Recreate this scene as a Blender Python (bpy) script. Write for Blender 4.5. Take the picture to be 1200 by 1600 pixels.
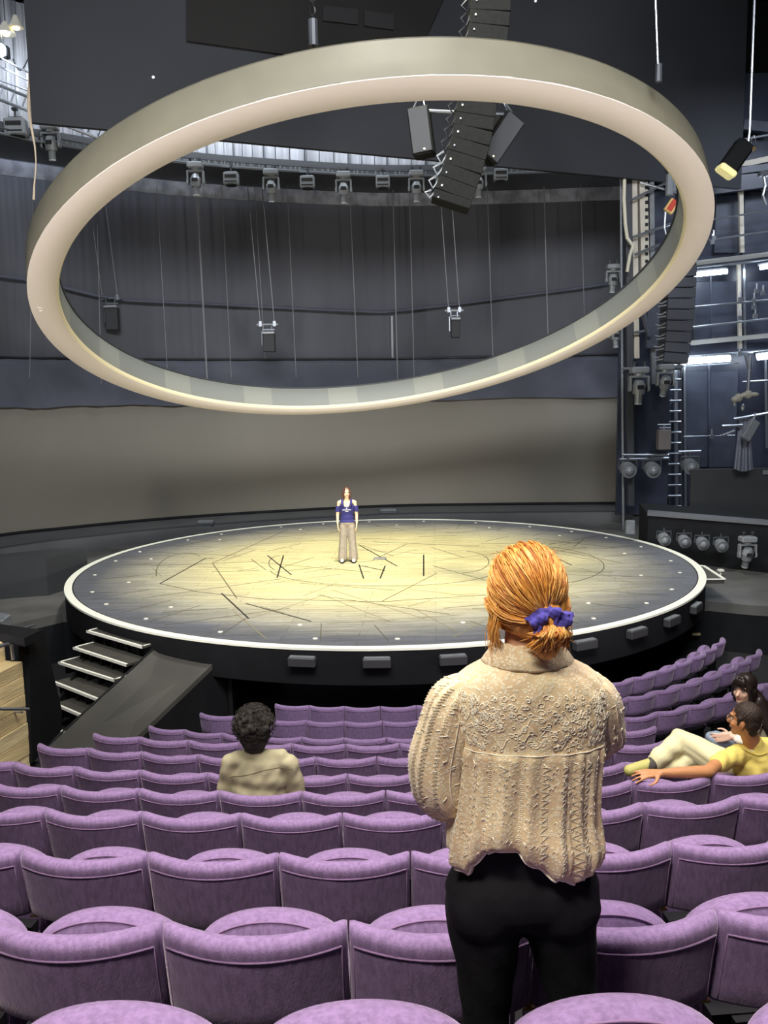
import bpy, bmesh, math, random
from mathutils import Vector, Matrix, Euler
random.seed(7)
PI = math.pi
D = bpy.data
SC = bpy.context.scene
COL = SC.collection
for o in list(D.objects): D.objects.remove(o)

# ---------------------------------------------------------------- camera
# world: z = 0 on top of the revolve disc, camera stands in the stalls looking along +y
F_PX, PITCH, ROLL, CZ = 1330.1, 0.13168, 0.01743, 3.66
cp, sp, cr, sr = math.cos(PITCH), math.sin(PITCH), math.cos(ROLL), math.sin(ROLL)
FWD = Vector((0, cp, -sp)); UP0 = Vector((0, sp, cp)); RT0 = Vector((1, 0, 0))
RT = cr*RT0 - sr*UP0; UP = sr*RT0 + cr*UP0
CAMP = Vector((0, 0, CZ))
cam_d = D.cameras.new('camera'); cam = D.objects.new('camera', cam_d); COL.objects.link(cam)
cam_d.sensor_fit = 'VERTICAL'; cam_d.sensor_height = 36; cam_d.sensor_width = 27
cam_d.lens = F_PX/1600*36; cam_d.clip_end = 200; cam_d.clip_start = 0.05
cam.matrix_world = Matrix(((RT.x, UP.x, -FWD.x, 0), (RT.y, UP.y, -FWD.y, 0), (RT.z, UP.z, -FWD.z, CZ), (0, 0, 0, 1)))
SC.camera = cam
# measuring helpers: a direction seen in the photograph met with a real plane (given height or given depth)
def ray(px, py): return RT*((px-600)/F_PX) + UP*((800-py)/F_PX) + FWD
def atz(px, py, z): d = ray(px, py); return CAMP + d*((z-CZ)/d.z)
def aty(px, py, y): d = ray(px, py); return CAMP + d*(y/d.y)
def topx(p):
    q = Vector(p)-CAMP; zc = q.dot(FWD); return 600+F_PX*q.dot(RT)/zc, 800-F_PX*q.dot(UP)/zc

# ---------------------------------------------------------------- world, lights, exposure
W = D.worlds.new('world'); SC.world = W; W.use_nodes = True
bg = W.node_tree.nodes['Background']; bg.inputs[0].default_value = (0.75, 0.85, 1.0, 1); bg.inputs[1].default_value = 0.03
SC.view_settings.view_transform = 'Standard'; SC.view_settings.look = 'None'
SC.view_settings.exposure = 0.0; SC.view_settings.gamma = 1.0; SC.view_settings.use_curve_mapping = False
def aim(o, tgt):
    o.rotation_euler = (Vector(tgt)-o.location).to_track_quat('-Z', 'Y').to_euler()
def spot(name, loc, tgt, watt, deg, blend, col, size=0.2):
    l = D.lights.new(name, 'SPOT'); l.energy = watt; l.spot_size = math.radians(deg); l.spot_blend = blend
    l.color = col; l.shadow_soft_size = size
    o = D.objects.new(name, l); COL.objects.link(o); o.location = loc; aim(o, tgt); return o
def area(name, loc, tgt, watt, sx, sy, col, spread=180):
    l = D.lights.new(name, 'AREA'); l.shape = 'RECTANGLE'; l.size = sx; l.size_y = sy; l.energy = watt; l.color = col
    l.spread = math.radians(spread)
    o = D.objects.new(name, l); COL.objects.link(o); o.location = loc; aim(o, tgt); return o
# stage spot over the disc, warm
spot('stage_spotlight', (0.3, 17.0, 17.0), (0.1, 18.7, 0), 13000, 42, 0.9, (1.0, 0.92, 0.62), 0.5)
spot('stage_wash', (0, 14.0, 17.0), (0.0, 19.5, 0), 10500, 68, 0.8, (0.95, 0.95, 0.88), 0.8)
# added fill spots low beside the stalls, brightening the ring underside and cloth
spot('ring_fill_left', (-8.5, 6, 2.2), (0, 17, 7.0), 3600, 75, 0.5, (1.0, 0.94, 0.92), 0.8)
spot('ring_fill_right', (8.5, 6, 2.2), (0, 17, 7.0), 3600, 75, 0.5, (1.0, 0.94, 0.91), 0.8)
# auditorium house lights, overhead
area('house_light_main', (0.3, 4.0, 10.5), (0.5, 5.0, 1), 800, 8, 5, (1.0, 0.93, 0.90), 120)
area('house_light_rear', (-1.3, -0.4, 7.0), (0.3, 2.6, 1.5), 150, 1.2, 0.8, (1.0, 0.93, 0.82), 150)
area('ceiling_fill', (0, 1, 15), (0, 24, 5), 1500, 14, 4, (0.92, 0.95, 1.0), 85)  # added fill from above, brightens drapes, cloth and header
# working light of the fly galleries, cold
area('gallery_light_left', (-12.5, 24.0, 14.0), (-6, 30, 6), 900, 5, 1, (0.72, 0.82, 1.0), 160)
area('gallery_light_right', (12.8, 24.0, 12.0), (12, 28, 4), 260, 4, 1, (0.75, 0.84, 1.0), 160)

# ---------------------------------------------------------------- materials
def s2l(c): return tuple(((v/255)/12.92 if v/255 <= .04045 else ((v/255+.055)/1.055)**2.4) for v in c)
MATS = {}
def mat(name, rgb, rough=0.7, metal=0.0, noise=0.0, nscale=8.0, bump=0.0, bscale=60.0, sheen=0.0, emit=None, estr=0.0, stretch=None, spec=0.5, rgb2=None):
    m = D.materials.new(name); m.use_nodes = True; nt = m.node_tree; N = nt.nodes; L = nt.links
    b = N['Principled BSDF']; c = s2l(rgb)
    b.inputs['Base Color'].default_value = (*c, 1); b.inputs['Roughness'].default_value = rough; b.inputs['Metallic'].default_value = metal
    b.inputs['Specular IOR Level'].default_value = spec
    tc = N.new('ShaderNodeTexCoord'); mp = N.new('ShaderNodeMapping'); L.new(tc.outputs['Object'], mp.inputs[0])
    if stretch: mp.inputs['Scale'].default_value = stretch
    if noise or rgb2:
        n = N.new('ShaderNodeTexNoise'); n.inputs['Scale'].default_value = nscale; n.inputs['Detail'].default_value = 6
        L.new(mp.outputs[0], n.inputs['Vector'])
        r = N.new('ShaderNodeValToRGB'); L.new(n.outputs['Fac'], r.inputs[0])
        c2 = s2l(rgb2) if rgb2 else tuple(min(1, v*(1+noise)) for v in c)
        c1 = c if rgb2 else tuple(v*(1-noise) for v in c)
        r.color_ramp.elements[0].color = (*c1, 1); r.color_ramp.elements[1].color = (*c2, 1)
        r.color_ramp.elements[0].position = .35; r.color_ramp.elements[1].position = .65
        L.new(r.outputs[0], b.inputs['Base Color'])
    if bump:
        n2 = N.new('ShaderNodeTexNoise'); n2.inputs['Scale'].default_value = bscale; n2.inputs['Detail'].default_value = 4
        L.new(mp.outputs[0], n2.inputs['Vector'])
        bp = N.new('ShaderNodeBump'); bp.inputs['Strength'].default_value = bump; bp.inputs['Distance'].default_value = .01
        L.new(n2.outputs['Fac'], bp.inputs['Height']); L.new(bp.outputs[0], b.inputs['Normal'])
    if sheen:
        b.inputs['Sheen Weight'].default_value = sheen; b.inputs['Sheen Roughness'].default_value = .35
        b.inputs['Sheen Tint'].default_value = (1, .85, 1, 1)
    if emit:
        b.inputs['Emission Color'].default_value = (*s2l(emit), 1); b.inputs['Emission Strength'].default_value = estr
    MATS[name] = m; return m
VELVET = mat('purple_velvet', (142, 117, 157), .85, noise=.17, nscale=70, bump=.25, bscale=260, sheen=.55, stretch=(1, 1, .25), spec=.2)
VELVET2 = mat('purple_velvet_piping', (142, 114, 150), .85, sheen=.25, spec=.2)
BLACKM = mat('black_metal', (24, 24, 26), .5, .1, spec=.3)
BLACKP = mat('black_paint', (26, 27, 29), .8, spec=.15, noise=.15, nscale=2)
CARPET = mat('dark_carpet', (26, 25, 27), .95, noise=.3, nscale=30, bump=.3, bscale=200)
DARKFLOOR = mat('black_stage_floor', (92, 91, 88), .6, noise=.25, nscale=1.2, rgb2=None)
WHITE = mat('white_paint', (236, 232, 214), .5)
TAPE = mat('black_tape', (40, 36, 28), .6)
TAPE3 = mat('worn_line', (84, 78, 58), .7)
TAPE2 = mat('faded_scratch', (134, 126, 96), .8)
STEEL = mat('steel', (170, 175, 182), .3, .8)
GREYM = mat('grey_casing', (120, 124, 128), .45, .2, noise=.1)
GREYD = mat('dark_grey_casing', (62, 64, 68), .5, .2)
RINGO = mat('ring_outer_shaded', (112, 107, 90), .6, noise=.06, nscale=1.5)  # olive with shade put into the colour, darker than the underside
RINGU = mat('ring_underside_lit', (228, 217, 206), .7)  # light from below put into the colour, paler than the outer face
RINGI1 = mat('ring_inner_panel_paint', (128, 130, 124), .6)
RINGI2 = mat('ring_inner_panel_paint_light', (142, 143, 134), .6)
CREAM = mat('cream_edge_strip', (240, 228, 190), .5)
BRASS = mat('brass', (170, 140, 90), .35, .8)
SKIN = mat('skin_fair', (222, 170, 140), .55, noise=.05, nscale=20)
SKIN_W = mat('skin_warm', (205, 145, 105), .55, noise=.06, nscale=20)
SKIN_T = mat('skin_tan', (196, 138, 92), .5, noise=.06, nscale=20)

# ---------------------------------------------------------------- object helpers
def put(o, parent=None):
    COL.objects.link(o)
    if parent is not None: o.parent = parent
    return o
def tag(o, label=None, cat=None, group=None, kind=None):
    if label: o['label'] = label
    if cat: o['category'] = cat
    if group: o['group'] = group
    if kind: o['kind'] = kind
    return o
def empty(name, loc=(0, 0, 0), label=None, cat=None, group=None, rz=0.0):
    o = D.objects.new(name, None); COL.objects.link(o); o.location = loc; o.rotation_euler = (0, 0, rz); o.empty_display_size = .1
    return tag(o, label, cat, group)
def copy_tree(o, parent=None):
    c = o.copy(); COL.objects.link(c); c.parent = parent
    for ch in o.children: copy_tree(ch, c)
    return c
class MB:
    """collects shapes into one mesh"""
    def __init__(s): s.v = []; s.f = []; s.mi = []; s.cur = 0
    def add(s, vs, fs):
        n = len(s.v); s.v += [tuple(v) for v in vs]; s.f += [tuple(i+n for i in f) for f in fs]; s.mi += [s.cur]*len(fs); return s
    def box(s, c, d, rot=None):
        x, y, z = d[0]/2, d[1]/2, d[2]/2; c = Vector(c)
        vs = [Vector((a*x, b*y, e*z)) for a in (-1, 1) for b in (-1, 1) for e in (-1, 1)]
        if rot is not None: vs = [rot @ v for v in vs]
        return s.add([v+c for v in vs], [(0, 1, 3, 2), (4, 6, 7, 5), (0, 4, 5, 1), (2, 3, 7, 6), (0, 2, 6, 4), (1, 5, 7, 3)])
    def bbox(s, c, d, rot=None, b=.01):
        """box with chamfered vertical and horizontal edges"""
        x, y, z = d[0]/2, d[1]/2, d[2]/2; c = Vector(c); vs = []
        lv = [(z*-1, b), (-z+b, 0), (z-b, 0), (z, b)]
        for zz, k in lv:
            for (px, py) in ((-x+k+b, -y+k), (x-k-b, -y+k), (x-k, -y+k+b), (x-k, y-k-b), (x-k-b, y-k), (-x+k+b, y-k), (-x+k, y-k-b), (-x+k, -y+k+b)):
                v = Vector((px, py, zz)); vs.append((rot @ v if rot is not None else v)+c)
        fs = [tuple(range(7, -1, -1)), tuple(range(24, 32))]
        for l in range(3):
            for i in range(8): j = (i+1) % 8; fs.append((l*8+i, l*8+j, l*8+8+j, l*8+8+i))
        return s.add(vs, fs)
    def cyl(s, p0, p1, r, seg=8, r1=None, caps=True):
        p0, p1 = Vector(p0), Vector(p1); r1 = r if r1 is None else r1
        d = (p1-p0); 
        if d.length < 1e-6: return s
        d.normalize(); a = d.orthogonal().normalized(); b = d.cross(a)
        vs = []
        for p, rr in ((p0, r), (p1, r1)):
            for i in range(seg): t = 2*PI*i/seg; vs.append(p+(a*math.cos(t)+b*math.sin(t))*rr)
        fs = [(i, (i+1) % seg, seg+(i+1) % seg, seg+i) for i in range(seg)]
        if caps: fs += [tuple(range(seg-1, -1, -1)), tuple(range(seg, 2*seg))]
        return s.add(vs, fs)
    def tube(s, pts, r, seg=6, closed=False):
        pts = [Vector(p) for p in pts]; n = len(pts)
        rs = r if isinstance(r, (list, tuple)) else [r]*n
        vs = []; a = None
        for i, p in enumerate(pts):
            if closed: d = pts[(i+1) % n]-pts[i-1]
            else: d = pts[min(i+1, n-1)]-pts[max(i-1, 0)]
            if d.length < 1e-9: d = Vector((0, 0, 1))
            d.normalize()
            if a is None: a = d.orthogonal().normalized()
            a = (a-d*a.dot(d));
            if a.length < 1e-6: a = d.orthogonal()
            a.normalize(); b = d.cross(a)
            for k in range(seg): t = 2*PI*k/seg; vs.append(p+(a*math.cos(t)+b*math.sin(t))*rs[i])
        fs = []
        for i in range(n if closed else n-1):
            j = (i+1) % n
            for k in range(seg): l = (k+1) % seg; fs.append((i*seg+k, i*seg+l, j*seg+l, j*seg+k))
        if not closed: fs += [tuple(range(seg-1, -1, -1)), tuple(range((n-1)*seg, n*seg))]
        return s.add(vs, fs)
    def ell(s, c, r, rot=None, seg=16, rings=10):
        c = Vector(c); vs = []; r = (r, r, r) if not isinstance(r, (tuple, list)) else r
        for i in range(1, rings):
            ph = PI*i/rings
            for k in range(seg):
                t = 2*PI*k/seg; v = Vector((r[0]*math.sin(ph)*math.cos(t), r[1]*math.sin(ph)*math.sin(t), r[2]*math.cos(ph)))
                vs.append((rot @ v if rot is not None else v)+c)
        top = Vector((0, 0, r[2])); bot = Vector((0, 0, -r[2]))
        if rot is not None: top = rot @ top; bot = rot @ bot
        vs += [top+c, bot+c]; nt = len(vs)-2; fs = []
        for i in range(rings-2):
            for k in range(seg): l = (k+1) % seg; fs.append((i*seg+k, (i+1)*seg+k, (i+1)*seg+l, i*seg+l))
        for k in range(seg):
            l = (k+1) % seg; fs.append((nt, k, l)); fs.append((nt+1, (rings-2)*seg+l, (rings-2)*seg+k))
        return s.add(vs, fs)
    def cap(s, p0, r0, p1, r1, seg=14):
        """closed capsule with two radii"""
        p0, p1 = Vector(p0), Vector(p1); d = p1-p0
        if d.length < 1e-5: return s.ell(p0, r0)
        L = d.length; d.normalize(); a = d.orthogonal().normalized(); b = d.cross(a); prof = []
        for i in range(1, 6): t = PI/2*i/5; prof.append((-r0*math.cos(t), r0*math.sin(t)))
        for i in range(0, 5): t = PI/2*i/5; prof.append((L+r1*math.sin(t), r1*math.cos(t)))
        vs = [p0-d*r0]
        for h, r in prof:
            for k in range(seg): t = 2*PI*k/seg; vs.append(p0+d*h+(a*math.cos(t)+b*math.sin(t))*r)
        vs.append(p1+d*r1); n = len(prof); fs = []
        for k in range(seg):
            l = (k+1) % seg; fs.append((0, 1+l, 1+k)); fs.append((1+n*seg, 1+(n-1)*seg+k, 1+(n-1)*seg+l))
            for i in range(n-1): fs.append((1+i*seg+k, 1+i*seg+l, 1+(i+1)*seg+l, 1+(i+1)*seg+k))
        return s.add(vs, fs)
    def quad(s, a, b, c, d): return s.add([a, b, c, d], [(0, 1, 2, 3)])
    def prism(s, poly, z0, z1):
        n = len(poly); vs = [(p[0], p[1], z0) for p in poly]+[(p[0], p[1], z1) for p in poly]
        return s.add(vs, [tuple(range(n-1, -1, -1)), tuple(range(n, 2*n))]+[(i, (i+1) % n, n+(i+1) % n, n+i) for i in range(n)])
    def grid(s, rows, closed=False):
        n = len(rows[0]); vs = [p for r in rows for p in r]; fs = []
        for i in range(len(rows)-1):
            for k in range(n if closed else n-1):
                l = (k+1) % n; fs.append((i*n+k, i*n+l, (i+1)*n+l, (i+1)*n+k))
        return s.add(vs, fs)
    def mesh(s, name, mats, smooth=False):
        me = D.meshes.new(name); me.from_pydata(s.v, [], s.f)
        for m in (mats if isinstance(mats, (list, tuple)) else [mats]): me.materials.append(m)
        if any(s.mi): me.polygons.foreach_set('material_index', s.mi)
        if smooth: me.polygons.foreach_set('use_smooth', [True]*len(me.polygons))
        me.update()
        bm = bmesh.new(); bm.from_mesh(me); bmesh.ops.recalc_face_normals(bm, faces=bm.faces); bm.to_mesh(me); bm.free()
        return me
    def obj(s, name, mats, parent=None, smooth=False, loc=None):
        o = D.objects.new(name, s.mesh(name, mats, smooth)); put(o, parent)
        if loc: o.location = loc
        return o
def struct(o): o['kind'] = 'structure'; return o
def ann(mb, r0, r1, z0, z1, c, n=128, a0=0, a1=2*PI):
    """annular slab"""
    full = abs(a1-a0-2*PI) < 1e-6; m = n if full else n+1; rings = []
    for (r, z) in ((r0, z0), (r1, z0), (r1, z1), (r0, z1)):
        rings.append([(c[0]+r*math.sin(a0+(a1-a0)*i/n), c[1]-r*math.cos(a0+(a1-a0)*i/n), z) for i in range(m)])
    rings.append(rings[0])
    mb.grid(rings, closed=full)
    if not full:
        k = len(mb.v)-5*m
        for i in (0, m-1): mb.f.append((k+i, k+m+i, k+2*m+i, k+3*m+i)); mb.mi.append(mb.cur)
    return mb
# ================================================================ SETTING
CX, CY = 0.0, 19.06           # centre of the disc and of the seating arcs
RD = 6.85
FZ = -0.55                    # stage floor level
# back curve (cyclorama) measured at its base
BASE = [atz(px, py, -.2) for px, py in [(-260, 876), (0, 838), (100, 827), (200, 817), (310, 808), (430, 800.5), (600, 792), (780, 789), (968, 787.5)]]
def curve(t):                  # t 0..1 along the base, smooth
    n = len(BASE)-1; x = min(max(t, 0), 1)*n; i = min(int(x), n-1); u = x-i
    p0, p1, p2, p3 = BASE[max(i-1, 0)], BASE[i], BASE[i+1], BASE[min(i+2, n)]
    return 0.5*((2*p1)+(p2-p0)*u+(2*p0-5*p1+4*p2-p3)*u*u+(3*p1-p0-3*p2+p3)*u**3)
def cn(t):                     # inward normal
    d = curve(min(t+.01, 1))-curve(max(t-.01, 0)); n = Vector((d.y, -d.x, 0)); n.normalize(); return n
def on_curve(px, off=0.0):     # the curve parameter seen in direction px
    best = None
    for i in range(801):
        t = i/800; p = curve(t)+cn(t)*off; p.z = 3; e = abs(topx(p)[0]-px)
        if best is None or e < best[0]: best = (e, t)
    return best[1]
def atcurve(px, py, off=0.0):
    """point of the drape surface (moved inward by off) seen at px, py"""
    lo = None
    for i in range(801):
        t = i/800; p = curve(t)+cn(t)*off; q = aty(px, py, p.y); e = abs(q.x-p.x)
        if lo is None or e < lo[0]: lo = (e, t, q.z)
    p = curve(lo[1])+cn(lo[1])*off; p.z = lo[2]; return p
def sheet(name, zlo, zhi, off, m, n=200, fold=None, rows=2, thick=.03):
    mb = MB(); g = []
    for side in (0, 1):
        for r in range(rows+1):
            row = []
            for i in range(n+1):
                t = i/n; p = curve(t)+cn(t)*(off-(thick if side else 0)); k = r/rows if not side else 1-r/rows
                a, b = zlo(t) if callable(zlo) else zlo, zhi(t) if callable(zhi) else zhi
                z = a+(b-a)*k
                if fold: p = p+cn(t)*fold(t, k)
                row.append((p.x, p.y, z))
            g.append(row)
    g.append(g[0]); mb.grid(g)
    return mb.obj(name, m, smooth=True)

# grey cloth at the back
GREYCLOTH = mat('grey_cyclorama_cloth', (122, 118, 108), .9, noise=.05, nscale=.25, bump=.08, bscale=3, spec=.15)
BLACKCLOTH = mat('black_drape_cloth', (84, 85, 90), .95, noise=.12, nscale=.5, bump=.2, bscale=6, stretch=(1, 1, .3), spec=.1)
BLACKCLOTH2 = mat('black_border_cloth', (84, 86, 96), .95, noise=.12, nscale=.9, bump=.2, bscale=4, spec=.1)
HEADERM = mat('black_header_flat', (50, 51, 55), .8, noise=.08, nscale=.3, spec=.2)
ztop = lambda t: 3.75
o = sheet('cyclorama_cloth', -.2, 3.9, 0.0, GREYCLOTH, fold=lambda t, k: .015*math.sin(t*90)*k)
tag(o, 'plain grey curved cloth along the back of the stage', 'backdrop')
bt = MB(); 
for i in range(121):
    pass
pts = [curve(i/120)+cn(i/120)*.06 for i in range(121)]
bt.tube([(p.x, p.y, -.16) for p in pts], .05, 6)
bc = bt.obj('chain_pocket', BLACKP, o)
random.seed(3); ph = [random.uniform(0, 6) for _ in range(6)]
def vfold(t, k):
    u = t*44; s = math.sin(u*2.1+ph[0])+.6*math.sin(u*5.3+ph[1])+.5*math.sin(u*9.7+ph[2]); return .007*s*(1-.5*k)
o = sheet('black_drape', 3.3, 13.6, -.25, BLACKCLOTH, n=700, fold=vfold, rows=6)
tag(o, 'tall black drape curving around the back of the stage', 'curtain')
# its cross seam / rope at mid height
seam_px = [(-30, 424), (0, 432), (37, 437), (100, 450), (150, 462), (200, 470), (300, 474), (400, 479), (500, 484), (600, 488), (700, 477), (800, 464), (900, 451), (950, 443)]
sm = MB(); sm.tube([atcurve(a, b, -.08) for a, b in seam_px], .05, 6); sm.obj('seam_rope', BLACKCLOTH2, o, smooth=True)
for k, px in enumerate((610, 455)):
    q = atcurve(px+4, 500 if k == 0 else 300, -.1)
sm = MB(); q0 = atcurve(612, 494, -.06); q1 = atcurve(614, 590, -.06); sm.box((q0+q1)/2, (.07, .03, abs(q0.z-q1.z))); sm.obj('lining_gap', GREYM, o)
# lower border cloth with slack folds
border_lo = lambda t: 3.60+.02*math.sin(t*23)+.02*math.sin(t*51)
def bfold(t, k): return .05*math.sin(t*37+2*k)*math.sin(k*PI)+.02*math.sin(t*140+5*k)
o = sheet('border_cloth', border_lo, 5.05, .12, BLACKCLOTH2, n=260, fold=bfold, rows=8)
tag(o, 'black border cloth with slack folds hanging above the grey backdrop', 'curtain')
bt = MB(); bt.tube([(p.x, p.y, 5.07) for p in [curve(i/120)+cn(i/120)*.15 for i in range(121)]], .035, 6); bt.obj('batten', BLACKM, o)

# stage floor around and behind the disc
mb = MB(); poly = [(-17, 14.2), (-7.5, 15.8), (-6.6, 17.0), (6.6, 17.0), (7.3, 16.6), (17, 13.5), (17, 36), (-17, 36)]
mb.prism(poly, -.75, FZ); struct(mb.obj('floor_1', DARKFLOOR))
# low kerb along the backdrop
mb = MB(); g = []
for (off, z) in ((2.3, FZ), (2.2, -.2), (-.6, -.2), (-.6, FZ)):
    g.append([(p.x, p.y, z) for p in [curve(i/120)+cn(i/120)*off for i in range(121)]])
g.append(g[0]); mb.grid(g); struct(mb.obj('trim_1', mat('dark_kerb', (74, 75, 76), .7, noise=.1, nscale=1)))
mb = MB(); mb.tube([(p.x, p.y, -.185) for p in [curve(i/120)+cn(i/120)*2.1 for i in range(121)]], .03, 4); struct(mb.obj('trim_2', GREYD))
# auditorium pit floor and stepped tiers
mb = MB(); mb.box((0, 12, -1.6), (40, 30, .1)); struct(mb.obj('floor_2', CARPET))
HROW = {0: 2.58, 1: 2.23, 2: 1.91, 3: 1.58, 4: 1.27, 5: .96, 6: .64, 7: .40, 8: -.42, 9: -.60, 10: -.69}
RROW = {0: 17.75, 1: 16.87, 2: 15.94, 3: 14.97, 4: 14.08, 5: 13.16, 6: 12.13, 7: 11.28, 8: 9.14, 9: 8.14, 10: 7.35}
SH = .85
for k in range(-1, 10):
    z = (HROW[k] if k >= 0 else 2.87)-SH; r1 = RROW.get(k, 18.65)+.16; r0 = RROW[k+1]+.16
    if k == -1: r1 = 24
    if k == 7: r0 = 10.45
    mb = MB(); ann(mb, r0, r1, -1.55, z, (CX, CY), 60, -.75, .95); struct(mb.obj('floor_%d' % (k+4), CARPET))
mb = MB(); ann(mb, RROW[8]+.16, 10.45, -1.55, HROW[8]-SH, (CX, CY), 60, -.75, .95); struct(mb.obj('floor_15', CARPET))
# stage pit back wall under the disc
# pit walls left and right, black
mb = MB(); mb.prism([(-5.6, 16.6), (-5.2, 16.6), (-5.2, 17.4), (-5.6, 17.4)], -1.55, FZ)
mb.prism([(-17, 14.2), (-7.5, 15.8), (-6.6, 17.0), (6.6, 17.0), (7.3, 16.6), (17, 13.5), (17, 14.2), (7.5, 17.4), (-7, 17.4), (-17, 15)], -1.55, -.75)
struct(mb.obj('wall_pit', BLACKP))
# big black header flat
hz_ = 3.66+6.3
HA = atz(50, 191, hz_); HB = atz(1040, 284, hz_)
dirh = (HB-HA).normalized(); HB2 = HB+dirh*2.9
hn = Vector((-dirh.y, dirh.x, 0))
mb = MB()
mb.prism([(HA.x, HA.y), (HB2.x, HB2.y), (HB2.x+hn.x*.15, HB2.y+hn.y*.15), (HA.x+hn.x*.15, HA.y+hn.y*.15)], hz_, 19)
hd = mb.obj('header_flat', HEADERM); tag(hd, 'huge black header flat hanging above and behind the ring', 'panel')
# darker framed access panel on it
mb = MB()
def onh(px, py, off=.05):
    d = ray(px, py); n = hn; t = (HA-CAMP).dot(n)/d.dot(n); return CAMP+d*t-n*off
DK = mat('black_recess', (24, 24, 25), .8)
a, b, c, d_ = onh(291, -20), onh(291, 66), onh(480, 92), onh(700, -20)
mb.add([a, b, c, onh(640, 110), d_]+[v-hn*.04 for v in (a, b, c, onh(640, 110), d_)], [(0, 1, 2, 3, 4), (5, 6, 7, 8, 9), (0, 1, 6, 5), (1, 2, 7, 6), (2, 3, 8, 7), (3, 4, 9, 8), (4, 0, 5, 9)])
mb.obj('access_panel', mat('black_panel', (38, 37, 36), .8, spec=.1), hd)
for (x0, y0, x1, y1) in ((502, 12, 556, 36), (566, 20, 612, 44)):
    mb = MB(); vs = [onh(x0, y0, .1), onh(x0, y1, .1), onh(x1, y1+6, .1), onh(x1, y0+6, .1)]
    mb.add(vs+[v-hn*.05 for v in vs], [(0, 1, 2, 3), (4, 5, 6, 7), (0, 1, 5, 4), (1, 2, 6, 5), (2, 3, 7, 6), (3, 0, 4, 7)]); mb.obj('vent_hole', DK, hd)
for (x, y) in ((239, 122), (835, 3)):
    mb = MB(); mb.ell(onh(x, y, .06), .035, seg=8, rings=5); mb.obj('indicator_lamp', mat('indicator', (200, 200, 200), .5, emit=(220, 220, 230), estr=1), hd)

# gallery behind the header: lit panels, curved fascia, rail
LITP = mat('gallery_panel', (150, 152, 158), .6, noise=.25, nscale=2.5, stretch=(3, 3, .2))
galoff = 2.2
gal = empty('lighting_gallery', curve(.5)+cn(.5)*2, 'curved grey lighting gallery above the black drape', 'gallery')
gi = gal.matrix_world.inverted()
def gobj(mb, name, m, smooth=False):
    o = mb.obj(name, m, gal, smooth); o.location = -gal.location; return o
gal.location = curve(.5)+cn(.5)*2
def band(name, off, z0, z1, th, m, n=120, t0=0, t1=1):
    mb = MB(); g = []
    for (o_, z) in ((off, z0), (off-th, z0), (off-th, z1), (off, z1)):
        g.append([(p.x, p.y, z) for p in [curve(t0+(t1-t0)*i/n)+cn(t0+(t1-t0)*i/n)*o_ for i in range(n+1)]])
    g.append(g[0]); mb.grid(g); return gobj(mb, name, m)
zg = lambda r: CZ+r
band('fascia', 2.6, zg(6.98), zg(7.30), .3, mat('gallery_fascia', (70, 72, 76), .7))
band('soffit', 2.6, zg(6.94), zg(6.98), 2.0, GREYD)
for i in range(64):
    t0, t1 = i/64, (i+.94)/64
    band('wall_panel', 2.35, zg(7.30), zg(10.5), .05, LITP, 2, t0, t1)
    if i % 3 == 0: band('mullion', 2.45, zg(7.30), zg(10.5), .08, STEEL, 1, t0, t0+.0016)
for i_ in range(5):
    t_ = (.08, .30, .52, .70, .90)[i_]; q_ = curve(t_)+cn(t_)*3.6; w_t = curve(t_); area('gallery_panel_fill', (q_.x, q_.y, zg(8.9)), (w_t.x, w_t.y, zg(6.9)), (25, 90, 150, 130, 80)[i_], 4.5, .3, (.85, .92, 1.0), 170)  # unseen area fills added to brighten the gallery panels
band('lower_strip', .35, zg(6.55), zg(6.98), .05, mat('gallery_lower', (128, 130, 136), .6, noise=.3, nscale=3))
mb = MB(); mb.tube([(p.x, p.y, zg(6.95)) for p in [curve(i/120)+cn(i/120)*2.75 for i in range(121)]], .035, 6); gobj(mb, 'rail', STEEL)
mb = MB(); mb.tube([(p.x, p.y, zg(7.08)) for p in [curve(i/120)+cn(i/120)*2.75 for i in range(121)]], .025, 6); gobj(mb, 'rail', GREYD)
mb = MB()
random.seed(11)
for i in range(150):
    t = (i+random.random())/150; p = curve(t)+cn(t)*2.75; p.z = zg(7.0); mb.box(p, (.05, .05, random.uniform(.05, .14)))
gobj(mb, 'clamp_row', GREYM)['kind'] = 'stuff'

# ================================================================ DISC
DC = Vector((CX, CY, 0))
disc = empty('revolve_stage', (CX, CY, 0), 'round raised stage disc with a pale worn floor and white rim', 'stage')
def dobj(mb, name, m, smooth=False): 
    o = mb.obj(name, m, disc, smooth); o.location = (-CX, -CY, 0); return o
# painted wooden floor
fm = D.materials.new('painted_board_floor'); fm.use_nodes = True; nt = fm.node_tree; N = nt.nodes; L = nt.links; b = N['Principled BSDF']
b.inputs['Roughness'].default_value = .55; b.inputs['Specular IOR Level'].default_value = .3
tc = N.new('ShaderNodeTexCoord')
def nmap(scale, rz=0):
    mp = N.new('ShaderNodeMapping'); mp.inputs['Scale'].default_value = scale; mp.inputs['Rotation'].default_value = (0, 0, rz); L.new(tc.outputs['Object'], mp.inputs[0]); return mp.outputs[0]
def nn(vec, sc, det=5, dist=0):
    n = N.new('ShaderNodeTexNoise'); n.inputs['Scale'].default_value = sc; n.inputs['Detail'].default_value = det; n.inputs['Distortion'].default_value = dist; L.new(vec, n.inputs['Vector']); return n.outputs['Fac']
def ramp(fac, stops):
    r = N.new('ShaderNodeValToRGB'); L.new(fac, r.inputs[0]); e = r.color_ramp.elements
    while len(e) < len(stops): e.new(.5)
    for i, (p, c) in enumerate(stops): e[i].position = p; e[i].color = (*c, 1)
    return r.outputs[0]
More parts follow.
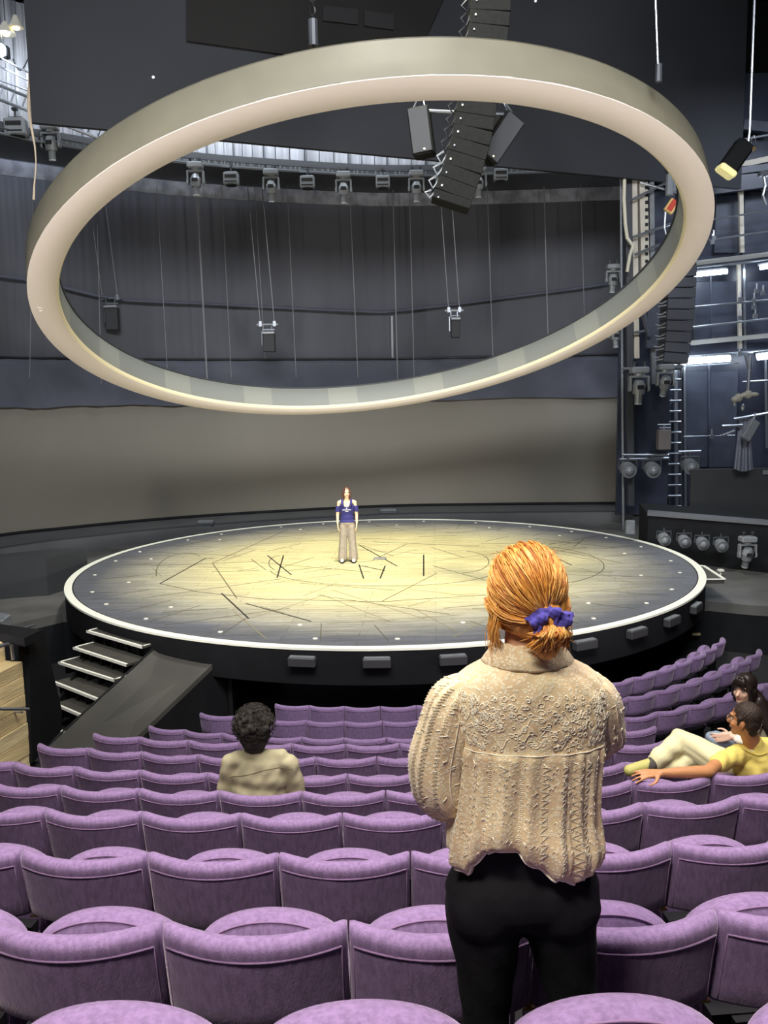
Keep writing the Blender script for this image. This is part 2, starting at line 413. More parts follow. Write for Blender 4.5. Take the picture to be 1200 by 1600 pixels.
def mix(f, a, b_, mode='MIX'):
    m = N.new('ShaderNodeMix'); m.data_type = 'RGBA'; m.blend_type = mode
    for s_, v in ((m.inputs[0], f), (m.inputs[6], a), (m.inputs[7], b_)):
        if hasattr(v, 'is_output'): L.new(v, s_)
        elif isinstance(v, tuple): s_.default_value = (*v, 1)
        else: s_.default_value = v
    return m.outputs[2]
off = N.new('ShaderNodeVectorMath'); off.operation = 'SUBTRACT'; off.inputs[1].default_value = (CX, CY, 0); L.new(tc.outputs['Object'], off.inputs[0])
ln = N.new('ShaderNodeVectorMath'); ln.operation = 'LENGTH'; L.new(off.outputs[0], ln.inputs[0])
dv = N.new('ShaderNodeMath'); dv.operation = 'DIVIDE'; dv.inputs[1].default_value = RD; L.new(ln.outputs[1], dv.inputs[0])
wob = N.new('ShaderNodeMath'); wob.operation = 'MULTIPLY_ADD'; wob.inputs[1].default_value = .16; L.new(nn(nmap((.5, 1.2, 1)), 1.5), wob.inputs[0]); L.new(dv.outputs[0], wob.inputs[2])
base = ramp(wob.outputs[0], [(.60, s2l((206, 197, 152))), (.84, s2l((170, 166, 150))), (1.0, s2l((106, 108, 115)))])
streak = ramp(nn(nmap((.35, 5, 1)), 3, 8, .6), [(.35, (.62, .60, .54)), (.62, (1, 1, 1))])
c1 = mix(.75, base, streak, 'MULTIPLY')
sc2 = ramp(nn(nmap((1.2, 9, 1), .1), 4, 8, 1.5), [(.36, (.45, .43, .36)), (.44, (1, 1, 1))])
c2 = mix(.55, c1, sc2, 'MULTIPLY')
br = N.new('ShaderNodeTexBrick'); br.inputs['Scale'].default_value = 1; br.inputs['Brick Width'].default_value = 2.4; br.inputs['Row Height'].default_value = .28; br.inputs['Mortar Size'].default_value = .008
br.inputs['Color1'].default_value = (1, 1, 1, 1); br.inputs['Color2'].default_value = (.86, .86, .86, 1); br.inputs['Mortar'].default_value = (.5, .5, .45, 1)
L.new(nmap((1, 1, 1), .06), br.inputs['Vector'])
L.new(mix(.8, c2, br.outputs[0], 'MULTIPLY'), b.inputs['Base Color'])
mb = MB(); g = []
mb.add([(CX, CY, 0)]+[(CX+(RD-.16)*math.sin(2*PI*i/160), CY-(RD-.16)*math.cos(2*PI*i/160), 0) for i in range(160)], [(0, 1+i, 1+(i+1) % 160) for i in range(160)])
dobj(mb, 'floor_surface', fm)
mb = MB(); ann(mb, RD-.15, RD, -.03, .006, (CX, CY), 180); dobj(mb, 'white_rim', mat('white_rim_paint', (246, 246, 228), .5, emit=(250, 250, 235), estr=.0))
mb = MB(); ann(mb, RD-.175, RD-.15, -.03, .003, (CX, CY), 180); dobj(mb, 'rim_groove', DK)
mb = MB(); ann(mb, RD-.5, RD-.012, -.56, -.03, (CX, CY), 160); ann(mb, 1, RD-.3, -.56, -.05, (CX, CY), 80); dobj(mb, 'side_band', BLACKP)
mb = MB(); ann(mb, 5.2, 5.6, -1.55, -.56, (CX, CY), 96); dobj(mb, 'drum', BLACKP)
# LED bars along the side
for (px, py) in ((482, 1024), (590, 1025), (700, 1022), (900, 1003), (975, 985), (1031, 968), (1072, 949)):
    p = atz(px, py, -.2); a_ = math.atan2(p.x-CX, -(p.y-CY)); cxp = CX+math.sin(a_)*(RD+.06); cyp = CY-math.cos(a_)*(RD+.06)
    R_ = Matrix.Rotation(a_, 3, 'Z')
    mb = MB(); mb.bbox((cxp-CX, cyp-CY, -.19), (.42, .13, .14), R_, .012)
    o = mb.obj('side_lamp', mat('side_lamp_casing', (58, 58, 60), .5) if 'side_lamp_casing' not in D.materials else D.materials['side_lamp_casing'], disc)
    mb = MB(); mb.box((cxp-CX, cyp-CY, -.115), (.38, .10, .012), R_); o2 = mb.obj('lens_strip', GREYM, o)
# white studs
stud = None
for (n, rr, ph0) in ((26, 6.35, .05), (13, 5.6, .2)):
    for i in range(n):
        a_ = 2*PI*i/n+ph0+random.uniform(-.04, .04)
        if stud is None:
            mb = MB(); mb.cyl((0, 0, 0), (0, 0, .012), .04, 8); stud = mb.mesh('floor_marker', WHITE)
        o = D.objects.new('floor_marker', stud); put(o, disc); o.location = (rr*math.sin(a_), -rr*math.cos(a_), .001)
# lines on the floor
def strip(pts, w, m, name='floor_line', z=.004):
    pts = [atz(px, py, 0) for px, py in pts]; P = []
    for i in range(len(pts)-1):
        for k in range(4 if len(pts) > 2 else 1): P.append(pts[i].lerp(pts[i+1], k/(4 if len(pts) > 2 else 1)))
    P.append(pts[-1]); 
    mb = MB(); g = [[], [], [], []]
    for i, p in enumerate(P):
        d = (P[min(i+1, len(P)-1)]-P[max(i-1, 0)]).normalized(); n = Vector((-d.y, d.x, 0))*w/2
        g[0].append((p.x-n.x, p.y-n.y, .0015)); g[1].append((p.x-n.x, p.y-n.y, z)); g[2].append((p.x+n.x, p.y+n.y, z)); g[3].append((p.x+n.x, p.y+n.y, .0015))
    mb.grid(g+[g[0]]); return dobj(mb, name, m)
def arc(cx, cy, rx, ry, a0, a1, n=14): return [(cx+rx*math.cos(math.radians(a0+(a1-a0)*i/n)), cy+ry*math.sin(math.radians(a0+(a1-a0)*i/n))) for i in range(n+1)]
for pts in ([(418, 868), (455, 898)], [(443, 868), (433, 903)], [(561, 882), (568, 904)], [(564, 884), (602, 892)], [(602, 884), (594, 904)], [(662, 867), (662, 900)],
            [(560, 851), (621, 885)], [(346, 927), (389, 967)], [(384, 943), (486, 971)], [(250, 912), (322, 872)], [(842, 859), (893, 883)]):
    strip(pts, .032, TAPE)
for pts in (arc(290, 895, 46, 30, 170, 300), arc(600, 890, 178, 26, 20, 175, 20), arc(764, 885, 180, 36, -70, 90, 20), arc(722, 878, 42, 17, -80, 90), [(250, 912), (310, 925), (420, 937), (600, 940), (760, 930)],
            [(322, 872), (334, 873)], [(332, 880), (450, 827)], [(332, 880), (370, 935)], arc(440, 880, 20, 12, 120, 260)):
    strip(pts, .02, TAPE3)
random.seed(21)
for i in range(90):
    a_ = random.uniform(0, 2*PI); r = 5.9*math.sqrt(random.random()); x, y = CX+r*math.cos(a_), CY+r*math.sin(a_); th = random.uniform(-1.2, 1.2); l = random.uniform(.5, 3.0)
    p, q = Vector((x-l/2*math.cos(th), y-l/2*math.sin(th), 0)), Vector((x+l/2*math.cos(th), y+l/2*math.sin(th), 0))
    if (p-DC).length < 6.5 and (q-DC).length < 6.5: strip([topx(p), topx(q)], .020, TAPE2 if i % 2 else TAPE3, z=.003)
for i in range(28):
    a_ = 2*PI*i/28+random.uniform(-.05, .05); r0, r1 = 5.2+random.uniform(-.2, .4), 6.45
    p, q = Vector((CX+r0*math.sin(a_), CY-r0*math.cos(a_), 0)), Vector((CX+r1*math.sin(a_+.04), CY-r1*math.cos(a_+.04), 0))
    strip([topx(p), topx(q)], .016, TAPE3, z=.003)
# little grey plate on the floor beside the performer
mb = MB(); p = atz(594, 873, 0); mb.bbox((p.x, p.y, .012), (.3, .16, .024), None, .004); tag(mb.obj('floor_plate', GREYM), 'small grey plate lying on the disc right of the performer', 'plate')

# ================================================================ RING
RC = Vector((-.10, 18.53, CZ+1.99)); rn = Vector((-.12, .35, 1)).normalized()
ra = rn.cross(Vector((0, 1, 0))).normalized(); rb = rn.cross(ra)
RO, RI, RT_ = 6.85, 6.30, .60
ring = empty('suspended_ring', RC, 'huge tilted pale ring hanging over the round stage', 'ring')
ring.rotation_euler = Matrix((ra, rb, rn)).transposed().to_euler()
NSEG = 192
def rp(r, z, i, n=NSEG): t = 2*PI*i/n; return (r*math.cos(t), r*math.sin(t), z)
def rband(name, prof, m, i0=0, i1=NSEG, smooth=True):
    mb = MB(); full = i1-i0 == NSEG; cnt = NSEG if full else i1-i0+1
    g = [[rp(r, z, i0+i) for i in range(cnt)] for r, z in prof]; g.append(g[0]); mb.grid(g, closed=full); return mb.obj(name, m, ring, smooth)
rband('outer_band', [(RO, .0), (RO, RT_), (RO-.03, RT_), (RO-.03, .0)], RINGO)
rband('underside', [(RO, -.012), (RO, .012), (RI+.05, .012), (RI+.05, -.012)], RINGU)
rband('top_cover', [(RO, RT_), (RI, RT_), (RI, RT_-.02), (RO, RT_-.02)], RINGO)
rband('inner_edge', [(RI+.05, -.012), (RI, .055), (RI+.01, .07), (RI+.06, .0)], CREAM)
for i in range(0, NSEG, 4):
    rband('inner_panel', [(RI, .055), (RI, RT_-.03), (RI+.02, RT_-.03), (RI+.02, .055)], RINGI2 if (i//4) % 3 == 1 else RINGI1, i, i+4)
rband('inner_lip', [(RI-.02, RT_-.03), (RI-.02, RT_), (RI+.02, RT_), (RI+.02, RT_-.03)], GREYD)
# small white mark under the left side
d = ray(61, 482); tt = (RC-CAMP).dot(rn)/d.dot(rn); pm = CAMP+d*tt
mb = MB(); MI = ring.matrix_world
loc = Vector(((pm-RC).dot(ra), (pm-RC).dot(rb), -.014))
mb.tube([loc+Vector((.07*math.cos(a_), .07*math.sin(a_), -.004)) for a_ in [PI*.5+PI*1.1*i/8 for i in range(9)]], .018, 5); mb.obj('white_mark', WHITE, ring)
# suspension lines
def rigging(name, px0, py0, px1, py1, y, label, r=.02, chain=False):
    p0, p1 = aty(px0, py0, y), aty(px1, py1, y)
    t = empty(name, p1, label, 'chain' if chain else 'cable')
    mb = MB()
    if chain:
        n = int((p0-p1).length/.09)
        for i in range(n):
            c = (p0-p1)*(i/n); q = [c+Vector(((.035 if i % 2 else 0)*math.cos(a_), (0 if i % 2 else .035)*math.cos(a_), .06*math.sin(a_))) for a_ in [2*PI*k/8 for k in range(8)]]
            mb.tube(q, .014, 4, closed=True)
        mb.obj('chain_links', BLACKM, t)
        mb = MB(); mb.cyl((0, 0, 0), (0, 0, .35), .07, 10); mb.obj('shackle', GREYD, t)
    else:
        mb.cyl((0, 0, 0), p0-p1, r, 6); mb.obj('wire', STEEL, t)
        mb = MB(); mb.cyl((0, 0, 0), (0, 0, .25), .05, 8); mb.obj('turnbuckle', GREYD, t)
rigging('hoist_chain', 487, -60, 490, 72, 12.9, 'dark hoist chain rising from the near edge of the ring', chain=True)
rigging('hoist_wire', 1022, -60, 1029, 128, 13.6, 'thin steel wire rising from the upper right of the ring', .015)
# ================================================================ LEFT SIDE: stairs, ramp, vomitory wall
def atx(px, py, x): d = ray(px, py); return CAMP+d*(x/d.x)
NOSE = mat('white_nosing', (245, 243, 228), .5)
STEPM = mat('dark_step_tread', (62, 60, 52), .8, noise=.15, nscale=6)
st = empty('stage_stairs', (-4.6, 13.4, -1.55), 'black open stairs with white edged treads climbing to the disc', 'stairs')
TR = [((135, 985), (222, 1010)), ((114, 1011), (197, 1038)), ((91, 1034), (178, 1062)), ((83, 1065), (152, 1092)), ((84, 1099), (126, 1117))]
ndir = Vector((.63, .78, 0)).normalized()
def sobj(mb, name, m, par, root): 
    o = mb.obj(name, m, par); 
    if par is root: o.location = -root.location
    return o
for i, (a, b) in enumerate(TR):
    z = -.2-.2*i; A_, B_ = atz(*a, z), atz(*b, z); dp = .40; C_, D_ = B_+ndir*dp, A_+ndir*dp
    e = (B_-A_).normalized()
    mb = MB(); mb.prism([(A_.x, A_.y), (B_.x, B_.y), (C_.x, C_.y), (D_.x, D_.y)], z-.04, z-.003); tr = sobj(mb, 'tread', STEPM, st, st)
    mb = MB(); w = .035
    mb.prism([tuple(v[:2]) for v in (A_, B_, B_+ndir*w, A_+ndir*w)], z-.003, z+.003)
    mb.prism([tuple(v[:2]) for v in (A_-ndir*.004, B_-ndir*.004, B_, A_)], z-.04, z+.003)
    if i < 3:
        mb.prism([tuple(v[:2]) for v in (A_, A_+e*w, D_+e*w, D_)], z-.003, z+.003)
    if i in (0, 2): mb.prism([tuple(v[:2]) for v in (B_-e*w, B_, C_, C_-e*w)], z-.003, z+.003)
    mb.obj('white_edge', NOSE, tr)
    for k in range(5):
        p = A_.lerp(B_, (k+.35)/5)+ndir*.16; mb = MB(); mb.box((p.x, p.y, z-.12), (.03, .2, .16), Matrix.Rotation(math.atan2(ndir.y, ndir.x)-PI/2, 3, 'Z')); sobj(mb, 'riser_support', BLACKM, st, st)
for s_ in (0, 1):
    A_ = atz(*TR[0][s_], -.2)+ndir*.3; B_ = atz(*(TR[4][s_]), -1.0)
    mb = MB(); e = Vector((.78, -.63, 0))*(.03 if s_ else -.03)
    P = [A_+Vector((0, 0, -.06)), B_+Vector((0, 0, -.06)), B_+Vector((0, 0, -.45)), A_+Vector((0, 0, -.3))]
    mb.add([p+e for p in P]+[p-e for p in P], [(0, 1, 2, 3), (4, 5, 6, 7), (0, 1, 5, 4), (1, 2, 6, 5), (2, 3, 7, 6), (3, 0, 4, 7)]); sobj(mb, 'stringer', BLACKM, st, st)
mb = MB(); q = atz(96, 1145, -1.3); mb.prism([(q.x-.05, q.y-.04), (q.x+.07, q.y), (q.x-.03, q.y+.09)], -1.3, -1.28); mb.prism([(q.x-.02, q.y-.02), (q.x+.02, q.y), (q.x, q.y+.03)], -1.55, -1.3)
sobj(mb, 'white_corner_mark', NOSE, st, st)
# ramp
RAMPM = mat('black_ramp_boards', (70, 68, 62), .75, noise=.15, nscale=1.5)
T0, T1 = atz(255, 1002, -.2), atz(357, 1014, -.2); B0, B1 = atz(70, 1172, -1.2), atz(196, 1168, -1.2)
mb = MB(); dn = Vector((0, 0, -.1))
vs = [T0, T1, B1, B0]; vs2 = [v+Vector((0, 0, -.08)) for v in vs]
mb.add(vs+vs2, [(0, 1, 2, 3), (7, 6, 5, 4), (0, 1, 5, 4), (1, 2, 6, 5), (2, 3, 7, 6), (3, 0, 4, 7)])
rt_ = empty('ramp', (B0.x, B0.y, -1.55), 'black ramp sloping down from the disc beside the stairs', 'ramp')
sobj(mb, 'ramp_deck', RAMPM, rt_, rt_)
mb = MB(); g0 = [T1, B1, Vector((B1.x, B1.y, -1.55)), Vector((T1.x, T1.y, -1.55))]; e = Vector((-.05, 0, 0)); dz = Vector((0, 0, -.08))
g0 = [T1+dz, B1+dz, g0[2], g0[3]]
mb.add(g0+[v+e for v in g0], [(0, 1, 2, 3), (4, 5, 6, 7), (0, 1, 5, 4), (1, 2, 6, 5), (2, 3, 7, 6), (3, 0, 4, 7)])
mb.box((T1.x+.02, T1.y+.5, -.95), (.06, 1.2, 1.2)); sobj(mb, 'side_skirt', BLACKP, rt_, rt_)
mb = MB(); mb.tube([T0+Vector((-.02, 0, .01)), B0.lerp(T0, .05)+Vector((-.02, 0, .01))], .015, 5); sobj(mb, 'edge_strip', BLACKM, rt_, rt_)
# vomitory wall on plane x = -4.05
WX = -4.05
CONC = mat('board_marked_concrete', (226, 204, 150), .85, noise=.22, nscale=3, bump=.5, bscale=18, stretch=(1, .25, 3))
CONC2 = mat('board_marked_concrete_pale', (238, 218, 168), .85, noise=.2, nscale=4, bump=.5, bscale=18, stretch=(1, .3, 3))
vw = empty('concrete_wall', (WX-.3, 9, -1.5), 'pale board marked concrete wall with black flank at the left edge', 'wall')
yE = atx(41, 1100, WX).y
zl = atx(40, 1030, WX).z
WROT = Matrix.Translation((WX, yE, 0)) @ Matrix.Rotation(-.22, 4, 'Z') @ Matrix.Translation((-WX, -yE, 0))
def wobj(mb, name, m):
    o = sobj(mb, name, m, vw, vw); o.data.transform(WROT); return o
z = zl; k = 0
random.seed(5)
while z > -1.2:
    h = (.17, .20, .15, .19)[k % 4]; y = 6.0-random.random()
    while y < yE:
        y1 = min(yE-(0.0 if z > -.55 else .25), y+random.uniform(1.1, 1.8)); 
        if y1 <= y: break
        if yE-y1 < .4: y1 = yE-(0.0 if z > -.55 else .25)
        mb = MB(); mb.bbox((WX-.15+random.uniform(-.006, .006), (y+y1)/2, z-h/2), (.3, y1-y-.006, h-.006), None, .004); wobj(mb, 'concrete_board', (CONC, CONC2)[(k+int(y*3)) % 2]); y = y1+.0001
        if y >= yE-.3: break
    z -= h; k += 1
mb = MB(); zt = atx(40, 999, WX).z; yA = atx(6, 1030, WX).y
mb.box((WX-.28, (yA+yE)/2, (zl+zt)/2), (.12, yE-yA, zt-zl)); wobj(mb, 'upper_concrete', CONC2)
mb = MB(); P0 = [atx(0, 989, WX), atx(39, 998, WX), atx(65, 984, WX)]; zc = zt+.04
CQ = [atz(a, b, zc+.06) for a, b in ((38, 997), (65, 984), (0, 975), (-60, 968), (-60, 976), (0, 989))]; mb.prism([(q.x, q.y) for q in CQ], zc-.04, zc+.06); sobj(mb, 'black_cap', BLACKP, vw, vw)
mb = MB(); P = [atx(41, 998, WX), atx(64, 985, WX), atx(93, 1110, WX), atx(93, 1140, WX), atx(47, 1192, WX), atx(44, 1150, WX)]
e = Vector((.03, 0, 0)); n_ = len(P); mb.add([p+e for p in P]+[p-e*3 for p in P], [tuple(range(n_)), tuple(range(2*n_-1, n_-1, -1))]+[(i, (i+1) % n_, n_+(i+1) % n_, n_+i) for i in range(n_)]); sobj(mb, 'black_flank', BLACKP, vw, vw)
rl = MB(); a, b = atx(-40, 1107, WX+.1), atx(49, 1107, WX+.1); rl.tube([a, b], .018, 8); rl.cyl(b+Vector((0, -.1, 0)), b+Vector((-.1, -.1, 0)), .012, 6); wobj(rl, 'handrail', STEEL)
rl = MB(); a, b, c = atx(-20, 1022, WX-.1), atx(14, 1007, WX-.1), atx(19, 1032, WX-.1); rl.tube([a, b, b+Vector((0, .05, -.03)), Vector((c.x, b.y+.06, c.z))], .02, 8); wobj(rl, 'upper_rail', STEEL)
# dark riser box by the left of the disc
def facebox(name, pts, py_top, z0, depth, m, label, cat):
    P = [atz(a, b, z0) for a, b in pts]; zt = aty(pts[0][0], py_top, P[0].y).z
    poly = [(p.x, p.y) for p in P]+[(P[-1].x, P[-1].y+depth), (P[0].x, P[0].y+depth)]
    mb = MB(); mb.prism(poly, z0, zt); t = tag(mb.obj(name, m), label, cat); return t, zt, P
DKGREY = mat('dark_grey_paint', (50, 51, 53), .8, noise=.1, nscale=.8)
P = [atz(-60, 941, FZ), atz(96, 930, FZ)]
zt = aty(96, 872, P[1].y).z
mb = MB(); mb.prism([(P[0].x, P[0].y), (P[1].x-.3, P[1].y), (P[1].x+.2, P[1].y+1.2), (P[1].x-.6, P[1].y+1.3), (P[0].x, P[0].y+.9)], FZ+.005, zt)
rb_ = tag(mb.obj('riser_box', DKGREY), 'long low black box on the stage floor left of the disc', 'box')
q = P[0].lerp(P[1], .45)
mb = MB(); q = atz(0, 930, FZ); mb.bbox((q.x-.05, q.y-.3, -.30), (.35, .3, .42), None, .02); mb.bbox((q.x-.05, q.y-.46, -.22), (.22, .1, .2), None, .02)
fl = tag(mb.obj('floor_lamp_unit', GREYM), 'grey floor lamp in front of the low black box, at left edge', 'lamp')
mb = MB(); mb.cyl((q.x-.05, q.y-.50, -.22), (q.x-.05, q.y-.53, -.22), .08, 10); mb.obj('lens', WHITE, fl)
# deck in front of it
mb = MB(); Q = [atz(-30, 932, -.62), atz(8, 939, -.62), atz(84, 963, -.62), atz(42, 970, -.62), atz(-30, 948, -.62)]
mb.prism([(p.x, p.y) for p in Q], -.72, -.62); struct(mb.obj('floor_20', DARKFLOOR))
mb = MB(); q = atz(4, 966, -.5); mb.bbox((q.x-.1, q.y, -.52), (.45, .28, .16), Matrix.Rotation(.3, 3, 'X') @ Matrix.Rotation(-.3, 3, 'Z'), .02)
o = tag(mb.obj('monitor_wedge', GREYM), 'small grey wedge box on the dark deck at the left edge', 'speaker')
mb = MB(); mb.tube([atz(10, 980, -.6), atz(42, 973, -.6)], .02, 6); mb.tube([atz(38, 981, -.6), atz(54, 976, -.6)], .02, 6); mb.tube([atz(20, 978, -.6), atz(24, 986, -.7)], .015, 6)
tag(mb.obj('pipe_rack', STEEL), 'steel pipes behind the top of the concrete wall', 'pipe')

# ---------------------------------------------------------------- lamps
HEADP = mat('lamp_pale_casing', (140, 144, 146), .4, .2)
LENSM = mat('lamp_lens', (210, 214, 214), .1)
def mover(loc, label, s=1.0, tilt=0.0, rz=0.0, group=None, cat='stage light', m=None):
    m = m or HEADP
    t = empty('moving_head_light', loc, label, cat, group, rz); t.scale = (s, s, s)
    mb = MB(); mb.bbox((0, 0, -.10), (.42, .34, .16), None, .03); mb.cyl((0, 0, -.18), (0, 0, -.23), .12, 12); mb.obj('base_box', m, t)
    mb = MB()
    for sx in (-1, 1): mb.cyl((sx*.12, 0, -.02), (sx*.12, 0, .08), .025, 6); mb.box((sx*.12, 0, .08), (.07, .07, .05))
    mb.obj('clamp', GREYD, t)
    mb = MB(); mb.box((0, 0, -.25), (.44, .12, .05))
    for sx in (-1, 1): mb.bbox((sx*.215, 0, -.42), (.05, .16, .36), None, .012); mb.cyl((sx*.19, 0, -.53), (sx*.25, 0, -.53), .08, 10)
    mb.obj('yoke', m, t)
    R_ = Matrix.Rotation(tilt, 3, 'X'); c = Vector((0, 0, -.53)); ax = R_ @ Vector((0, 0, -1))
    mb = MB(); mb.cyl(c-ax*.20, c-ax*.05, .10, 12, .165); mb.cyl(c-ax*.05, c+ax*.14, .165, 12, .14); mb.cyl(c+ax*.14, c+ax*.36, .095, 12, .085)
    h = mb.obj('lamp_head', m, t); 
    mb = MB(); mb.cyl(c+ax*.36, c+ax*.385, .088, 12); mb.obj('lens', LENSM, h)
    mb = MB(); mb.box(c-ax*.02+Vector((0, -.165, 0)), (.16, .02, .1)); mb.obj('vent', DK, h)
    return t
def wash(loc, label, s=1.0, group=None, rz=0.0):
    t = empty('wash_light', loc, label, 'stage light', group, rz); t.scale = (s, s, s)
    mb = MB(); mb.cyl((0, 0, .05), (0, 0, -.12), .03, 8); mb.box((0, 0, .06), (.12, .08, .06)); mb.box((0, 0, -.12), (.3, .06, .04)); mb.obj('clamp', GREYD, t)
    mb = MB(); mb.bbox((0, 0, -.32), (.44, .3, .36), None, .03); b_ = mb.obj('casing', HEADP, t)
    mb = MB(); mb.box((0, -.152, -.27), (.34, .02, .09)); mb.obj('vent_slot', DK, b_)
    mb = MB(); mb.box((0, -.152, -.42), (.36, .02, .03)); mb.obj('vent_slot', DK, b_)
    mb = MB(); mb.cyl((0, 0, -.5), (0, 0, -.52), .17, 12); mb.obj('lens', DK, b_)
    return t
MB_ORD = ['first', 'second', 'third', 'fourth', 'fifth', 'sixth', 'seventh', 'eighth', 'ninth', 'tenth', 'eleventh', 'twelfth', 'thirteenth', 'fourteenth', 'fifteenth', 'sixteenth', 'seventeenth', 'eighteenth', 'nineteenth', 'twentieth', 'twenty-first', 'twenty-second', 'twenty-third', 'twenty-fourth', 'twenty-fifth', 'twenty-sixth']
i1 = i2 = 0
for px, py in ((305, 253), (423, 264), (537, 268), (650, 266), (748, 259)):
    p = atcurve(px, py, 2.75); mover(p, 'moving head lamp under the gallery, %s from the left inside the ring' % MB_ORD[i1], 1.05, .12*math.sin(px), 0.0, 'moving head lamps under the gallery'); i1 += 1
for px, py in ((361, 262), (479, 268), (598, 268), (692, 262), (783, 257)):
    p = atcurve(px, py, 2.75); wash(p, 'small box lamp under the gallery, %s from the left inside the ring' % MB_ORD[i2], 1.0, 'box lamps under the gallery'); i2 += 1
p = atcurve(78, 192, 2.75); mover(p, 'moving head lamp outside the upper left of the ring', 1.05, .1)
p = atcurve(24, 175, 2.75); wash(p, 'box lamp at the far upper left under the gallery', 1.2)
# truss pieces at upper left
mb = MB()
for dz in (0, .35):
    a, b = aty(-40, 140, 22.5), aty(168, 222, 24.5); mb.tube([a+Vector((0, 0, dz)), b+Vector((0, 0, dz))], .04, 6)
for i in range(12):
    a = aty(-40, 140, 22.5).lerp(aty(168, 222, 24.5), i/12); b = aty(-40, 140, 22.5).lerp(aty(168, 222, 24.5), (i+.5)/12); mb.tube([a, b+Vector((0, 0, .35))], .025, 5)
tag(mb.obj('lighting_truss', STEEL), 'steel truss carrying lamps at the upper left of the ring', 'truss')
# pale rope by the header's left edge
p0, p1 = aty(43, 60, 20.3), aty(56, 312, 20.3)
mb = MB(); mb.tube([p0.lerp(p1, i/12)+Vector((.05*math.sin(i*.9), 0, 0)) for i in range(13)], [.035+.02*math.sin(i*.5) for i in range(13)], 8); tag(mb.obj('pale_rope', mat('rope', (210, 190, 165), .8)), 'pale rope hanging down beside the left edge of black header', 'rope')
# working lamp at the top left
p = aty(3, 82, 22)
wl = empty('work_lamp', p, 'bright white work lamp glowing at the upper left edge', 'lamp')
mb = MB(); mb.bbox((0, 0, 0), (.35, .2, .3), None, .03); mb.obj('lamp_body', GREYD, wl)
mb = MB(); mb.ell((0, -.14, 0), (.16, .07, .16), seg=14, rings=8); mb.obj('bulb', mat('work_lamp_glow', (235, 245, 255), .5, emit=(225, 238, 255), estr=30), wl)
mb = MB(); mb.cyl((0, 0, .1), (.02, 0, 3), .03, 6); mb.obj('drop_bar', STEEL, wl)
for (px, py, s_, k) in ((8, 34, .3, 0), (24, 24, .22, 1)):
    p = aty(px, py, 22); t = empty('shaded_lamp', p, ('white conical lamp above the bright work lamp', 'smaller conical lamp beside the left edge of black header')[k], 'lamp')
    mb = MB(); mb.cyl((0, 0, 0), (0, 0, -.28), .05, 12, s_*.8); mb.obj('lamp_shade', WHITE, t)
    mb = MB(); mb.cyl((0, 0, 0), (0, 0, 2.5), .015, 6); mb.obj('cord', STEEL, t)
    mb = MB(); mb.ell((0, 0, -.24), .1, seg=10, rings=6); mb.obj('bulb', mat('warm_glow', (255, 235, 190), .5, emit=(255, 235, 190), estr=4), t)
a, b = aty(0, 108, 22), aty(44, 118, 20.6)
mb = MB()
for (q0, q1) in (((0, 90), (46, 114)), ((0, 104), (48, 128)), ((-10, 122), (48, 143))): mb.tube([aty(*q0, 22.0), aty(*q1, 20.9)], .02, 5)
mb.tube([aty(20+k*3, 92+18*math.sin(k*.4), 21.5) for k in range(9)], .015, 5)
tag(mb.obj('guard_rails', STEEL), 'thin guard rails and cable beside the bright work lamp', 'railing')

# hanging cables in front of the drape
ci = 0
for (x0, y0, x1, y1, r) in ((52, 300, 46, 590, .012), (152, 350, 158, 600, .012), (245, 290, 262, 582, .012), (306, 270, 324, 600, .03), (345, 270, 362, 590, .012), (398, 290, 414, 560, .012), (449, 285, 462, 590, .012),
                       (546, 290, 560, 590, .016), (612, 250, 622, 600, .02), (640, 300, 647, 590, .016), (761, 262, 770, 560, .016), (850, 270, 856, 540, .02), (908, 280, 914, 500, .012)):
    p0, p1 = atcurve(x0, y0, .9), atcurve(x1, y1, .9); mb = MB(); mb.tube([p0, p1], r, 6)
    tag(mb.obj('hanging_cable', mat('cable_grey', (118, 120, 122), .6) if ci == 0 else D.materials['cable_grey']), 'thin straight cable before the black drape, %s from the left' % MB_ORD[ci], 'cable', 'cables hanging before the black drape'); ci += 1
# hung speakers on two wires
for k, (xl, xr, yt, y0, y1, lab) in enumerate(((160, 184, 290, 466, 516, 'small hung speaker on two wires near the left of ring opening'), (407, 429, 290, 507, 550, 'small hung speaker on two wires left of centre in the ring'), (701, 718, 290, 485, 528, 'small hung speaker on two wires below the large speaker column'))):
    xm = (xl+xr)/2; p = aty(xm, y0, 27.5); t = empty('hung_speaker', p, lab, 'speaker')
    w = (aty(xr, y0, 27.5)-aty(xl, y0, 27.5)).x
    mb = MB(); h = (aty(xm, yt, 27.5)-p).z
    for s_ in (-1, 1): mb.cyl((s_*w/2-.25, 0, h), (s_*w/2, 0, 0), .014, 5)
    mb.obj('wire', D.materials['cable_grey'], t)
    mb = MB(); mb.tube([(-w/2-.12, 0, 0), (w/2+.12, 0, 0)], .035, 6); mb.tube([(-w/2+.05, 0, -.16), (w/2, 0, -.16)], .025, 6)
    for s_ in (-1, 1): mb.box((s_*w/2, 0, .02), (.09, .09, .16)); mb.cyl((s_*w*.3, 0, 0), (s_*w*.3, 0, -.2), .02, 5)
    mb.obj('yoke_bar', STEEL, t)
    hb = p.z-aty(xm, y1, 27.5).z
    mb = MB(); mb.bbox((.04, 0, -.24-(hb-.24)/2), (w*.8, .3, hb-.24), None, .02); b_ = mb.obj('cabinet', DKGREY, t)
    mb = MB(); mb.bbox((.04, -.06, -.27), (w*.85, .3, .07), None, .01); mb.obj('top_plate', HEADP, b_)
    mb = MB(); mb.cyl((-w*.42, 0, -.2), (-w*.42, 0, -hb*.75), .025, 5); mb.obj('side_arm', STEEL, t)

